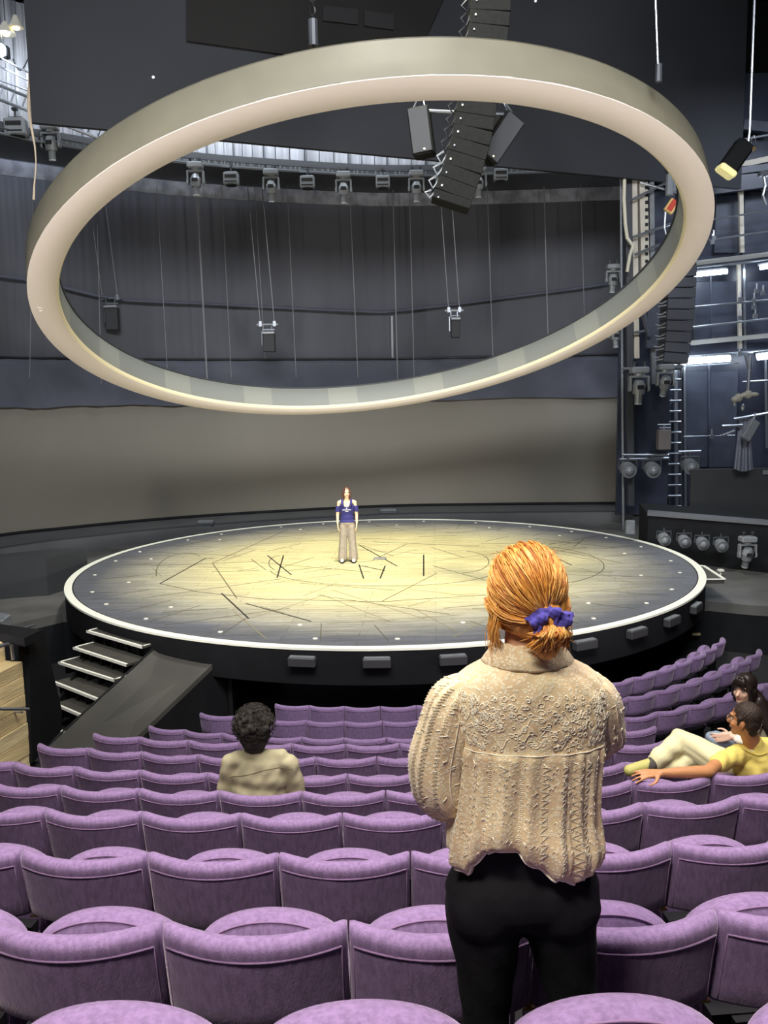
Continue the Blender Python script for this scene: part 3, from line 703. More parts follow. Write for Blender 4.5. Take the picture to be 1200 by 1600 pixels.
# ---------------------------------------------------------------- large line array
def array_cluster():
    YA = 17.0
    pts = [(766, -18), (765, 4), (764, 26), (762, 48), (759, 72), (756, 96), (752, 120), (748, 143), (744, 165), (741, 186), (738, 206), (733, 227), (727, 248), (721, 269), (714, 289), (707, 309), (703, 322)]
    P = [aty(a, b, YA) for a, b in pts]
    t = empty('speaker_column', P[8], 'long black curved column of speaker cabinets hanging inside the ring', 'speaker')
    for i in range(len(P)-1):
        a, b = P[i], P[i+1]; c = (a+b)/2; d = (a-b); L_ = d.length; an = math.atan2(d.x, d.z)
        R_ = Matrix.Rotation(an, 3, 'Y')
        mb = MB(); k = i/(len(P)-2); w = .74
        mb.bbox(c-t.location, (w, .55, L_*.995), R_, .012); cb = mb.obj('speaker_cabinet', SPK, t)
        mb = MB(); mb.box(c-t.location+Vector((w*.36*(-1), -.28, L_*.2)), (.03, .02, .03), R_); mb.obj('rigging_pin', WHITE if i % 2 == 0 else GREYM, cb)
        mb = MB(); e = R_ @ Vector((-w/2-.06, -.1, 0))
        mb.tube([c-t.location+e+R_ @ Vector((0, 0, L_*.45)), c-t.location+e+R_ @ Vector((-.1, 0, 0)), c-t.location+e+R_ @ Vector((.02, 0, -L_*.45)), c-t.location+e+R_ @ Vector((.08, 0, L_*.3))], .025, 5)
        mb.obj('side_rigging', GREYM if i > 11 else BLACKM, cb)
    return t
SPK = mat('black_speaker_grille', (32, 32, 31), .8, spec=.05, noise=.1, nscale=20)
SPK2 = mat('speaker_edge', (74, 76, 74), .6)
array_cluster()
def side_speaker(px, py, w, h, rot, label):
    p = aty(px, py, 17.4); t = empty('side_speaker', p, label, 'speaker'); R_ = Matrix.Rotation(rot, 3, 'Y') @ Matrix.Rotation(.25 if rot > 0 else -.2, 3, 'Z')
    mb = MB(); mb.bbox((0, 0, 0), (w, .45, h), R_, .03); mb.obj('speaker_cabinet', SPK, t)
    mb = MB(); mb.box(R_ @ Vector((0, -.24, 0)), (w*.86, .03, h*.92), R_); mb.obj('grille', DKGREY, t)
    mb = MB(); mb.tube([R_ @ Vector((-w*.3, 0, h/2)), (0, 0, h/2+.35), R_ @ Vector((w*.3, 0, h/2))], .02, 5); mb.obj('bracket', STEEL, t)
    mb = MB(); mb.ell(R_ @ Vector((w*.1, -.27, -h*.42)), .025, seg=6, rings=4); mb.obj('badge', WHITE, t)
side_speaker(659, 208, .42, .88, -.12, 'black speaker box hanging left of the large speaker column')
side_speaker(780, 217, .42, .95, .62, 'black tilted speaker box hanging right of the speaker column')
mb = MB(); mb.tube([aty(640, 172, 17.3), aty(798, 179, 17.3)], .03, 6); tag(mb.obj('rigging_bar', STEEL), 'steel bar across the top of the hanging speakers', 'bar')

# ================================================================ RIGHT SIDE
NAVY = mat('dark_blue_wall', (48, 52, 66), .35, noise=.25, nscale=.9, spec=.5)
NAVY2 = mat('dark_steel_blue', (62, 67, 80), .4, noise=.2, nscale=2)
CREAMP = mat('cream_beam', (190, 184, 170), .6)
mb = MB(); mb.box((15.2, 29.5, 6), (12.4, .2, 16)); wr = struct(mb.obj('wall_back_right', NAVY))
YB = 29.3
def A(px, py, y=YB): return aty(px, py, y)
for x0, x1, y0, y1 in ((1118, 1152, 305, 395), (1163, 1215, 300, 400), (1082, 1110, 440, 535), (1112, 1150, 440, 535), (1165, 1215, 440, 535), (1068, 1105, 580, 730), (1110, 1148, 580, 730), (975, 1015, 620, 780), (1020, 1045, 620, 780)):
    a, b = A(x0, y0), A(x1, y1); mb = MB(); mb.bbox(((a.x+b.x)/2, YB, (a.z+b.z)/2), (abs(b.x-a.x), .1, abs(a.z-b.z)), None, .02); mb.obj('wall_panel', NAVY2, wr)
BEAMG = mat('grey_beam', (128, 128, 124), .6)
# proscenium edge tower
tw = empty('edge_tower', A(975, 790, 26.5), 'tall dark tower of vertical pipes beside the grey backdrop', 'tower')
def tobj(mb, name, m, root):
    o = mb.obj(name, m, root); o.location = -root.location; return o
TBL = [(970, 4, 255, 832, 'pipe', GREYM), (981, 10, 262, 790, 'column', GREYD), (990, 8, 262, 560, 'column', CREAMP), (1003, 12, 258, 430, 'column', CREAMP), (1017, 7, 262, 600, 'column', GREYM), (1048, 7, 262, 300, 'column', GREYM)]
for px, w, y0, y1, nm, m in TBL:
    a, b = A(px, y0, 26.5), A(px+4, y1, 26.5); mb = MB(); ww = w/F_PX*26.5
    if nm == 'pipe': mb.cyl(a, b, ww/2, 8)
    else: mb.box((a+b)/2, (ww, ww, (a-b).length), Matrix.Rotation(math.atan2(a.x-b.x, a.z-b.z), 3, 'Y'))
    tobj(mb, nm, m, tw)
for i in range(13):
    a = A(1010, 282+i*11.5, 26.4); mb = MB(); mb.box(a, (.09, .05, .10)); tobj(mb, 'step_notch', DK, tw)
mb = MB(); a, b = A(976, 262, 26.9), A(1046, 805, 26.9); mb.box(((a.x+b.x)/2, 27.2, (a.z+b.z)/2), (b.x-a.x, .1, a.z-b.z)); tobj(mb, 'backing_panel', NAVY, tw)
for q0, q1 in (((988, 312), (1052, 280)), ((988, 371), (1048, 350)), ((992, 398), (1030, 382)), ((990, 520), (1040, 512)), ((1015, 487), (1034, 484)), ((968, 718), (1045, 716)), ((972, 576), (1000, 576)), ((1000, 285), (1060, 302))):
    mb = MB(); mb.tube([A(*q0, 26.2), A(*q1, 26.2)], .04, 6); tobj(mb, 'cross_pipe', STEEL, tw)
mb = MB(); mb.tube([A(972+x, y, 26.1) for x, y in ((4, 270), (3, 310), (5, 350), (8, 372), (17, 384), (12, 400), (8, 425))], .05, 6); tobj(mb, 'loose_cable', mat('pale_cable', (205, 200, 180), .7), tw)
# hoist with red and yellow label
ho = empty('chain_hoist', A(1046, 300, 26), 'grey hoist with a red and yellow block inside the ring at right', 'hoist')
mb = MB(); mb.cyl((0, 0, .5), (0, 0, -.1), .12, 10); mb.obj('hoist_body', GREYM, ho)
mb = MB(); mb.bbox((.05, -.05, -.42), (.28, .14, .4), Matrix.Rotation(.6, 3, 'Y'), .02); h1 = mb.obj('block', mat('hoist_yellow', (226, 190, 120), .5), ho)
mb = MB(); mb.box((.05, -.13, -.40), (.16, .02, .34), Matrix.Rotation(.6, 3, 'Y')); mb.obj('red_stripe', mat('hoist_red', (190, 60, 40), .5), h1)
mb = MB(); mb.tube([(-.1, 0, -.5), (-.12, 0, -1), (0, 0, -1.5), (.15, 0, -1.2), (.2, 0, -.7)], .03, 5); mb.obj('chain_loop', STEEL, ho)
# bay steelwork
bay = empty('steel_grid', A(1100, 560), 'grid of steel posts, beams and rails on the right side wall', 'scaffold')
for px, w, y0, y1, m in ((1055, 5, 560, 805, STEEL), (1157, 6, 290, 395, CREAMP), (1154, 5, 410, 545, CREAMP), (1162, 3, 410, 545, STEEL), (1110, 2, 420, 530, NAVY2), (1083, 3, 455, 540, GREYD), (1069, 3, 570, 805, STEEL), (1107, 3, 565, 730, NAVY2), (1196, 3, 560, 700, STEEL)):
    a, b = A(px, y0, 28.9), A(px+2, y1, 28.9); mb = MB(); ww = w/F_PX*28.9; mb.box((a+b)/2, (ww, ww, (a-b).length), Matrix.Rotation(math.atan2(a.x-b.x, a.z-b.z), 3, 'Y')); tobj(mb, 'post', m, bay)
for q0, q1, r, m in (((1100, 345), (1210, 328), .03, STEEL), ((1108, 375), (1210, 360), .035, STEEL), ((1080, 420), (1210, 405), .04, STEEL), ((1070, 481), (1210, 468), .035, STEEL), ((1075, 512), (1210, 497), .035, STEEL), ((1055, 560), (1210, 547), .05, STEEL), ((1062, 573), (1155, 567), .025, STEEL), ((1068, 682), (1148, 680), .012, STEEL), ((1160, 597), (1210, 594), .035, STEEL), ((975, 685), (1030, 682), .012, STEEL), ((1160, 218), (1210, 209), .04, STEEL)):
    mb = MB(); mb.tube([A(*q0, 28.4), A(*q1, 28.4)], r, 6); tobj(mb, 'rail', m, bay)
for (x0, y0, x1, y1, h, m) in ((1086, 412, 1215, 396, 7, BEAMG), (1070, 537, 1215, 523, 7, BEAMG), (1110, 292, 1215, 278, 24, NAVY), (1150, 260, 1215, 246, 8, CREAMP), (1115, 272, 1215, 262, 12, NAVY2), (1160, 196, 1215, 202, 14, NAVY2)):
    a, b = A(x0, y0, 28.7), A(x1, y1, 28.7); hh = h/F_PX*28.7
    mb = MB(); d = b-a; mb.box((a+b)/2, (d.length, .25, hh), Matrix.Rotation(-math.atan2(d.z, d.x), 3, 'Y')); tobj(mb, 'beam', m, bay)
for (x, y) in ((1115, 372), (1113, 378), (1157, 468), (1178, 470), (1180, 494), (1156, 497), (1182, 455), (1178, 480), (1192, 458), (1155, 553), (1112, 682)):
    mb = MB(); c = A(x, y, 28.3); mb.box(c, (.12, .1, .14)); mb.cyl(c, c+Vector((0, 0, .25)), .03, 6); tobj(mb, 'pipe_clamp', STEEL, bay)
# fluorescent tubes
GLOW = mat('fluorescent_glow', (235, 245, 255), .5, emit=(226, 240, 255), estr=32)
for (x0, y0, x1, y1, lab) in ((1076, 430, 1136, 424, 'white fluorescent tube just right of the ring'), (1062, 565, 1140, 560, 'longest white fluorescent tube above the ladder'), (1188, 418, 1216, 413, 'fluorescent tube at the right edge, upper one'), (1184, 558, 1216, 554, 'fluorescent tube at the right edge, lower one')):
    a, b = A(x0, y0, 28.2), A(x1, y1, 28.2); t = empty('tube_light', (a+b)/2, lab, 'light')
    mb = MB(); mb.tube([a-t.location, b-t.location], .10 if y0 > 500 else .075, 8); mb.obj('tube', GLOW, t)
    mb = MB(); d = b-a; mb.box((0, .14, .1), (d.length+.1, .12, .08), Matrix.Rotation(-math.atan2(d.z, d.x), 3, 'Y')); mb.obj('fitting', GREYD, t)
# ladder
ld = empty('wall_ladder', A(1057, 805, 28), 'steel ladder rising up the dark wall behind the right platform', 'ladder')
for px in (1045, 1064):
    mb = MB(); mb.tube([A(px, 572, 28), A(px+1, 805, 28)], .022, 6); tobj(mb, 'rail', GREYD, ld)
for i in range(14):
    y = 577+i*16.5; mb = MB(); mb.tube([A(1044, y, 27.95), A(1064, y-.5, 27.95)], .035, 6); tobj(mb, 'rung', STEEL, ld)
mb = MB(); a = A(1057, 573, 27.9); mb.box(a, (.4, .1, .12)); tobj(mb, 'top_bracket', STEEL, ld)
# right array
def box_array():
    YA_ = 22.0
    t = empty('speaker_column', aty(1058, 450, YA_), 'black speaker column hanging right of the ring by the tube lights', 'speaker')
    ys = [420, 435, 451.5, 468, 485, 502, 519, 536, 552, 568]
    for i in range(9):
        a, b = aty(1060-.25*i*i*.5, ys[i], YA_), aty(1060-.25*(i+1)**2*.5, ys[i+1], YA_); c = (a+b)/2; mb = MB(); w = (44-i*.8)/F_PX*YA_
        mb.bbox(c-t.location, (w, .6, (a-b).length*.94), Matrix.Rotation(math.atan2(a.x-b.x, a.z-b.z), 3, 'Y'), .015); cb = mb.obj('speaker_cabinet', SPKB, t)
        mb = MB(); e = c-t.location+Vector((-w/2-.05, -.2, 0)); mb.tube([e+Vector((.05, 0, .08)), e+Vector((-.08, 0, .02)), e+Vector((-.2, 0, .05))], .018, 5); mb.tube([e+Vector((.05, 0, -.02)), e+Vector((-.16, 0, -.05))], .018, 5); mb.obj('cable_plug', GREYM, cb)
SPKB = mat('black_speaker_blue', (52, 56, 66), .6)
box_array()
# yoke frame between tower and array
mb = MB(); mb.box(A(1018, 510, 26.3), (.35, .3, 1.3)); mb.box(A(1008, 500, 26), (.1, .2, 1.0), Matrix.Rotation(-.25, 3, 'Y'))
tag(mb.obj('follow_spot_frame', NAVY2), 'dark boxed lamp frame between pipe tower and right speaker column', 'lamp')
mover(A(999, 572, 26), 'moving head lamp on the pipe tower just above the ladder', 1.25, .1)
mover(A(1040, 568, 26), 'moving head lamp with round hood left of the ladder top', 1.1, .5)
mover(A(958, 412, 27.2), 'moving head lamp just inside the ring at right', .95, .2)
mover(A(962, 500, 27.2), 'moving head lamp below the ring at the tower edge', .95, -.2)
# lamps on the lower pipe
mb = MB(); mb.tube([A(972, 711, 26), A(1045, 711, 26)], .04, 6); mb.tube([A(1060, 706, 26), A(1095, 705, 26)], .04, 6); tag(mb.obj('lamp_bar', STEEL), 'steel bar carrying three round lamps before the ladder', 'bar')
def round_lamp(p, label, s=1.0, rot=0.2, group=None):
    t = empty('round_lamp', p, label, 'stage light', group); t.scale = (s, s, s)
    mb = MB(); mb.tube([(-.24, 0, -.35), (-.24, 0, -.12), (.24, 0, -.12), (.24, 0, -.35)], .03, 6); mb.cyl((0, 0, 0), (0, 0, -.14), .03, 6); mb.obj('yoke', GREYD, t)
    d = Vector((0, -math.cos(rot), -math.sin(rot))); c = Vector((0, 0, -.36))
    mb = MB(); mb.ell(c-d*.05, (.2, .2, .2), seg=14, rings=9); mb.cyl(c, c+d*.17, .2, 14); h = mb.obj('lamp_head', GREYM, t)
    mb = MB(); mb.ell(c+d*.14, (.14, .14, .14), seg=12, rings=8); mb.obj('lens', GREYM, h)
    return t
for px, lab in ((981, 'round lamp on the steel bar, nearest the backdrop'), (1019, 'round lamp on the steel bar, just left of ladder'), (1078, 'round lamp on the short bar right of the ladder')):
    round_lamp(A(px, 712 if px < 1050 else 707, 26), lab, 1.15)
mb = MB(); c = A(1037, 687, 26); mb.bbox(c, (.38, .3, .62), None, .03); o = tag(mb.obj('bracket_speaker', mat('taupe_cabinet', (104, 100, 98), .6)), 'grey taupe speaker box on bracket left of the ladder', 'speaker')
mb = MB(); mb.tube([c+Vector((-.2, 0, .45)), c+Vector((.2, 0, .45))], .03, 6); mb.tube([c+Vector((-.15, 0, .36)), c+Vector((.2, 0, .36))], .02, 6); mb.cyl(c+Vector((0, 0, .3)), c+Vector((0, 0, .45)), .03, 6); mb.obj('bracket', STEEL, o)
# tilted flood at upper right
p = A(1150, 245, 21); t = empty('flood_light', p, 'black tilted flood lamp with yellow front at upper right', 'stage light')
R_ = Matrix.Rotation(.62, 3, 'Y')
mb = MB(); mb.cyl((.3, 0, .7), (.3, 0, 19.3-p.z), .03, 6); mb.obj('drop_pipe', STEEL, t)
mb = MB(); mb.bbox((0, 0, 0), (.42, .4, .75), R_, .05); mb.obj('casing', BLACKP, t)
mb = MB(); mb.bbox(R_ @ Vector((0, -.05, -.42)), (.44, .4, .14), R_, .03); mb.obj('lit_front', mat('flood_front', (236, 226, 160), .5, emit=(240, 228, 160), estr=.5), t)
mb = MB(); mb.tube([R_ @ Vector((.1, 0, .3)), (.3, 0, .55), (.3, 0, .75)], .03, 6); mb.tube([(-.1+.05*math.cos(a_)+.5, 0, .3+.18*math.sin(a_)) for a_ in [k*.7 for k in range(9)]], .012, 5); mb.obj('yoke', STEEL, t)
mb = MB(); mb.cyl(R_ @ Vector((.2, -.1, .3)), R_ @ Vector((.2, -.2, .3)), .05, 8); mb.obj('brass_knob', BRASS, t)
mb = MB(); mb.tube([A(1193, 272, 24), A(1196, 290, 24), A(1192, 305, 24), A(1197, 320, 24)], .04, 6); mb.box(A(1196, 272, 24), (.35, .2, .12)); tag(mb.obj('hanging_hook', STEEL), 'steel hook and clamp hanging at the right edge, upper part', 'hook')
# clothed tripod lamp stand at right (grey sheet over a frame)
sh = empty('draped_frame', A(1170, 730, 25), 'steel pipe frame with a grey translucent sheet hung over it', 'frame')
mb = MB(); g = []
for k in range(9):
    v = k/8; row = []
    for i in range(25):
        u = i/24; px = 1147+8*(1-v)+u*(20+14*v-4); y = 650+v*82+3*math.sin(u*4)+4*u; p = A(px, y, 25+.12*math.sin(u*16+v)*v); row.append(p)
    g.append(row)
mb.grid(g); mb.grid([[p+Vector((0, .02, 0)) for p in r] for r in g]); o = tobj(mb, 'sheet', mat('grey_gauze', (118, 122, 134), .8, bump=.1, bscale=8), sh)
for f in o.data.polygons: f.use_smooth = True
mb = MB()
for q0, q1 in (((1146, 655), (1205, 645)), ((1128, 666), (1160, 664)), ((1128, 681), (1148, 673)), ((1172, 555), (1168, 620)), ((1165, 555), (1172, 580)), ((1180, 645), (1172, 678))): mb.tube([A(*q0, 24.8), A(*q1, 24.8)], .045, 6)
mb.ell(A(1161, 637, 24.8), (.07, .07, .1), seg=10, rings=6); tobj(mb, 'pipe', STEEL, sh)
mb = MB(); 
for k in range(7): mb.ell(A(1149+k*5, 624-k*1.2-3*math.sin(k*.5), 24.8), (.13, .1, .09+.04*math.sin(k*2)), seg=8, rings=6)
mb.tube([A(1147, 628, 24.8), A(1148, 634, 24.8)], .03, 5); tobj(mb, 'coiled_cable', mat('pale_coil', (150, 148, 134), .7), sh)
mb = MB(); c = A(1172, 672, 24.6); mb.bbox(c, (.28, .2, .62), Matrix.Rotation(.5, 3, 'Y'), .03); tobj(mb, 'reflector', GREYM, sh)
# dark screens behind the platform
a, b = A(1079, 733, 25.5), A(1215, 815, 25.5)
mb = MB(); mb.bbox(((a.x+b.x)/2, 25.5, (a.z+FZ)/2), (b.x-a.x, .12, a.z-FZ), None, .02); o = tag(mb.obj('screen_panel', DKGREY), 'plain dark grey screen panel standing on the right platform', 'panel')
mb = MB(); mb.box(A(1197, 738, 25.38), (.2, .02, .13)); mb.obj('label_plate', GREYM, o)
# right platform
PL = [atz(985, 850, FZ), atz(1120, 889, FZ), atz(1215, 897, FZ)]
zt = aty(1120, 815, PL[1].y).z
P0_, P1_ = PL[1]+(PL[1]-PL[2]).normalized()*2.3, PL[2]
mb = MB(); mb.prism([(P0_.x+.7, P0_.y+.2), (P1_.x, P1_.y), (P1_.x+.4, P1_.y+2.6), (P0_.x+1.2, P0_.y+2.6)], FZ, zt)
pf = tag(mb.obj('side_platform', BLACKP), 'long black platform with a row of lamps right of the disc', 'platform')
mb = MB(); e = (P1_-P0_).normalized(); nn_ = Vector((e.y, -e.x, 0))
for off_, zz in ((.06, zt+.02), ): 
    q0, q1 = P0_+nn_*off_, P1_+nn_*off_; mb.prism([(q0.x+.7, q0.y+.2), (q1.x, q1.y), (q1.x+.1, q1.y+.5), (q0.x+.9, q0.y+.8)], zt-.02, zz+.03)
mb.obj('edge_ledge', mat('platform_ledge', (92, 94, 98), .6), pf)
fp = lambda px, py: (lambda d: CAMP+d*((PL[1]-CAMP).dot(nn_)/d.dot(nn_)))(ray(px, py))
for k, (px, py, s_) in enumerate(((1043, 822, .72), (1074, 825, .72), (1102, 828, .72), (1131, 831, .72))):
    p = fp(px, py)+nn_*.35; round_lamp(p, 'small round lamp along the right platform front, %s from left' % MB_ORD[k], s_, .3, 'lamps along the right platform')
mover(fp(1174, 832)+nn_*.5, 'moving head lamp hanging on right platform front, largest there', .85, .35)
mb = MB(); p = fp(981, 822); mb.bbox((p.x, p.y-.2, p.z), (.22, .16, .36), None, .02); tag(mb.obj('wall_box', GREYM), 'small grey box at the foot of the pipe tower', 'box')
# flap with white outline
Q = [atz(1080, 884, -.03), atz(1099, 884, -.03), atz(1132, 905, -.03), atz(1090, 905.5, -.03)]
fl = empty('corner_flap', Q[1], 'dark triangular flap edged in white at the right of the disc', 'platform')
mb = MB(); mb.prism([(q.x, q.y) for q in Q], -.12, -.035); tobj(mb, 'flap_board', RAMPM, fl)
mb = MB()
for i in (0, 1, 2):
    a, b = Q[i], Q[i+1]; d = (b-a).normalized(); n = Vector((-d.y, d.x, 0))*.03
    mb.prism([tuple((a+n)[:2]), tuple((a-n)[:2]), tuple((b-n)[:2]), tuple((b+n)[:2])], -.035, -.02)
tobj(mb, 'white_border', NOSE, fl)
mb = MB(); q = atz(1126, 891, -.4); mb.box(q, (.12, .12, .04)); mb.cyl(q, q+Vector((0, 0, -.15)), .02, 6); tag(mb.obj('floor_stud', NOSE), 'tiny white marker on floor beyond the triangular flap', 'marker')
# lower pale ledge on the right below the stage floor
mb = MB(); Q = [atz(1088, 914, -.75), atz(1215, 944, -.75), atz(1215, 962, -.75), atz(1085, 936, -.75)]; mb.prism([(q.x, q.y) for q in Q], -1.0, -.752); struct(mb.obj('trim_3', mat('grey_ledge', (84, 84, 82), .8)))
# things on the floor behind the disc
for (px, py, w, lab) in ((319, 827, .55, 'small grey lamp box behind the back left of the disc'), (607, 808, .6, 'small grey lamp box behind the disc beyond the performer')):
    p = atz(px, py, -.3); mb = MB(); mb.bbox((p.x, p.y+.25, -.25), (w, .25, .3), Matrix.Rotation(.3, 3, 'X'), .02); o = tag(mb.obj('floor_light', GREYD), lab, 'lamp')
    mb = MB(); mb.box((p.x, p.y+.25, -.09), (w*.9, .2, .01), Matrix.Rotation(.3, 3, 'X')); mb.obj('lamp_glass', GREYM, o)
# little sign plate in the pit below the disc on the right
p = atz(1088, 991, -1.2); mb = MB(); mb.box(p, (.16, .02, .05)); tag(mb.obj('small_plate', mat('dim_plate', (190, 180, 130), .6)), 'tiny pale plate in the dark below the right of the disc', 'plate')
# side walls and roof of the house, black, far outside the frame
mb = MB(); mb.box((-17.2, 14, 8), (.3, 50, 24)); struct(mb.obj('wall_left', BLACKP))
mb = MB(); mb.box((21.5, 14, 8), (.3, 50, 24)); struct(mb.obj('wall_right', BLACKP))
mb = MB(); mb.box((2, 14, 19.5), (40, 50, .3)); struct(mb.obj('ceiling', BLACKP))
mb = MB(); mb.box((2, 37, 8), (40, .3, 24)); struct(mb.obj('wall_back', BLACKP))
# ================================================================ SEATS
SW = .515
def seat_meshes():
    hw = .2535; sag = .078
    def yc(x): return -sag*(1-(x/hw)**2)
    # profile of the back: (lean offset added), y thickness .085
    zt, zb, th = SH, SH-.30, .080
    prof = []
    for i in range(5): z = zb+.02+(zt-.065-zb)*i/4; prof.append((-th/2, z))
    for i in range(1, 8): a_ = PI*i/8; prof.append((-th/2*math.cos(a_), zt-.040+.040*math.sin(a_)))
    for i in range(5): z = zt-.045-(zt-.065-zb)*i/4; prof.append((th/2, z))
    prof.append((th/4, zb)); prof.append((-th/4, zb))
    lean = lambda z: -(z-(zt))*.20
    n = 14; rows = []; cyy = sum(p[0] for p in prof)/len(prof); cz = (zt+zb)/2
    for i in range(-1, n+2):
        if i < 0 or i > n: x = (-hw if i < 0 else hw)*1.0; s = .82
        else:
            u = -1+2*i/n; x = (hw-.012)*u*1.0; s = 1.0
            if i in (0, n): x = (hw-.012)*u
        row = []
        for (dy, z) in prof:
            yy = dy*s; zz = cz+(z-cz)*(1-(1-s)*.12)
            wob = .004*math.sin(x*30+z*9)
            row.append((x, yc(x)+yy+lean(zz)*1.0+wob*0.3, zz-.012*(x/hw)**2*0+.008*math.cos(x/hw*PI/2)*0))
        rows.append(row)
    mb = MB(); mb.grid(rows, closed=True); m_ = len(prof)
    mb.f.append(tuple(range(m_))); mb.mi.append(0); k = (len(rows)-1)*m_; mb.f.append(tuple(k+i for i in range(m_-1, -1, -1))); mb.mi.append(0)
    back = mb.mesh('backrest', VELVET, True)
    # piping along rear edge of the roll, and down both rear edges
    zp = zt-.050
    pts = [((hw-.012)*(-1+2*i/16), yc((hw-.012)*(-1+2*i/16))-th/2-.002+lean(zp), zp) for i in range(17)]
    mb = MB(); mb.tube(pts, .0035, 5)
    for s in (-1, 1):
        mb.tube([(s*(hw-.012), yc(hw-.012)-th/2-.001+lean(z), z) for z in (zt-.05, zt-.15, zt-.25, zb+.02)], .0018, 5)
    pip = mb.mesh('piping', VELVET2, True)
    # cushion, tipped up: D shape in a plane leaning a bit
    def outline(s, n=28):
        w, h0, h1 = .243*s, .02, .37
        P = []
        for i in range(n+1):
            a_ = PI*i/n; P.append((w*math.cos(a_), h0+.17+(h1-h0-.17)*math.sin(a_)**.62*(1 if s > .9 else (s*.5+.5))))
        P.append((-w, h0)); P.append((w, h0)); return P
    O = outline(1); cx_ = 0; cy_ = .19; loops = []
    for (s, t_) in ((.80, -.062), (.93, -.052), (.985, -.03), (1.0, 0), (.985, .03), (.93, .05), (.80, .055)):
        loops.append([((x-cx_)*s, t_, cy_+(y-cy_)*s) for x, y in O])
    # tilt
    R_ = Matrix.Rotation(-.22, 3, 'X')
    loops = [[tuple(R_ @ Vector(p)+Vector((0, .20, .345))) for p in l] for l in loops]
    mb = MB(); mb.grid(loops, closed=True); m_ = len(O); mb.f.append(tuple(range(m_))); mb.mi.append(0); k = 6*m_; mb.f.append(tuple(k+i for i in range(m_-1, -1, -1))); mb.mi.append(0)
    cush = mb.mesh('seat_cushion', VELVET, True)
    mb = MB(); mb.tube([tuple(R_ @ Vector(((x)*.90, -.0565, cy_+(y-cy_)*.90))+Vector((0, .20, .345))) for x, y in O], .0035, 5, closed=True); cpip = mb.mesh('cushion_piping', VELVET2, True)
    mb = MB(); mb.box((0, .10, .22), (.30, .06, .44)); mb.box((0, .12, .02), (.36, .22, .03)); mb.box((0, .14, .42), (.42, .08, .05)); base = mb.mesh('seat_base', BLACKM)
    mb = MB(); mb.cyl((-SW/2, .06, zb-.02), (-SW/2, .06, zb+.012), .010, 8); mb.box((-SW/2, .06, zb-.02), (.034, .02, .008)); brk = mb.mesh('hinge_bracket', BRASS)
    return back, pip, cush, cpip, base, brk
bkM, ppM, cuM, cpM, baM, brM = seat_meshes()
def first_seat():
    t = empty('theatre_seat', (0, 0, 0))
    b_ = D.objects.new('backrest', bkM); put(b_, t); put(D.objects.new('piping', ppM), b_)
    c_ = D.objects.new('seat_cushion', cuM); put(c_, t); put(D.objects.new('cushion_piping', cpM), c_)
    put(D.objects.new('seat_base', baM), t); put(D.objects.new('hinge_bracket', brM), t)
    return t
proto = first_seat(); used = False
PH = {0: .2, 1: -.12, 2: .08, 3: -.24, 4: -.02, 5: -.30, 6: -.10, 7: .11, 8: -.02, 9: -.07, 10: -.10}
NL = {0: 4, 1: 3, 2: 4, 3: 4, 4: 5, 5: 6, 6: 6, 7: 6, 8: 6, 9: 5, 10: 3}
NR = {0: 2, 1: 4, 2: 4, 3: 5, 4: 6, 5: 6, 6: 6, 7: 5, 8: 12, 9: 14, 10: 14}
ROWN = {0: 'the nearest row of cushions', 1: 'the second nearest row', 2: 'the third nearest row', 3: 'the fourth nearest row', 4: 'the row where the bearded arm rests', 10: 'the front row by the disc', 9: 'the second row from the disc', 8: 'the third row from the disc', 7: 'the fourth row from the disc', 6: 'the fifth row from the disc', 5: 'the sixth row from the disc'}
ROWN[4] = 'the row where the curly-haired man sits'
SEATS = []
OPEN = {(4, 'curly'), (4, 'yellow')}
for k in range(0, 11):
    r = RROW[k]; zf = HROW[k]-SH; lst = []
    a0 = math.asin((PH[k]-CX)/r)
    for j in range(-NL[k], NR[k]):
        a_ = a0+(j+.5)*SW/r; x, y = CX+r*math.sin(a_), CY-r*math.cos(a_)
        lst.append((topx((x, y, HROW[k]-.1))[0], x, y, a_))
    hwid = SW/2
    vis = [q for q in lst]
    inL = [q for q in lst if q[0] < 800 and topx((q[1]+hwid, q[2], HROW[k]-.1))[0] > 2]
    inR = [q for q in lst if q[0] >= 800 and topx((q[1]-hwid, q[2], HROW[k]-.1))[0] < 1198]
    for q in lst:
        px, x, y, a_ = q
        if used: t = copy_tree(proto)
        else: t = proto; used = True
        t.location = (x, y, zf); t.rotation_euler = (0, 0, a_+random.uniform(-.01, .01))
        hid = 655 < px < 955 and not (k <= 1 and (px < 690 or px > 950))
        if q in inL: lab = 'purple velvet seat, %s from the left in %s' % (MB_ORD[inL.index(q)], ROWN[k])
        elif q in inR: lab = 'purple velvet seat, %s from the right in %s' % (MB_ORD[len(inR)-1-inR.index(q)], ROWN[k])
        else: lab = 'velvet seat beyond %s photo edge, %s out, in %s' % ('left' if px < 600 else 'right', MB_ORD[sorted([v for v in lst if v not in inL and v not in inR and (v[0] < 600) == (px < 600)], key=lambda v: abs(v[0]-600)).index(q)], ROWN[k])
        tag(t, lab, 'theatre seat', 'purple seats in %s' % ROWN[k]); SEATS.append((k, px, t))
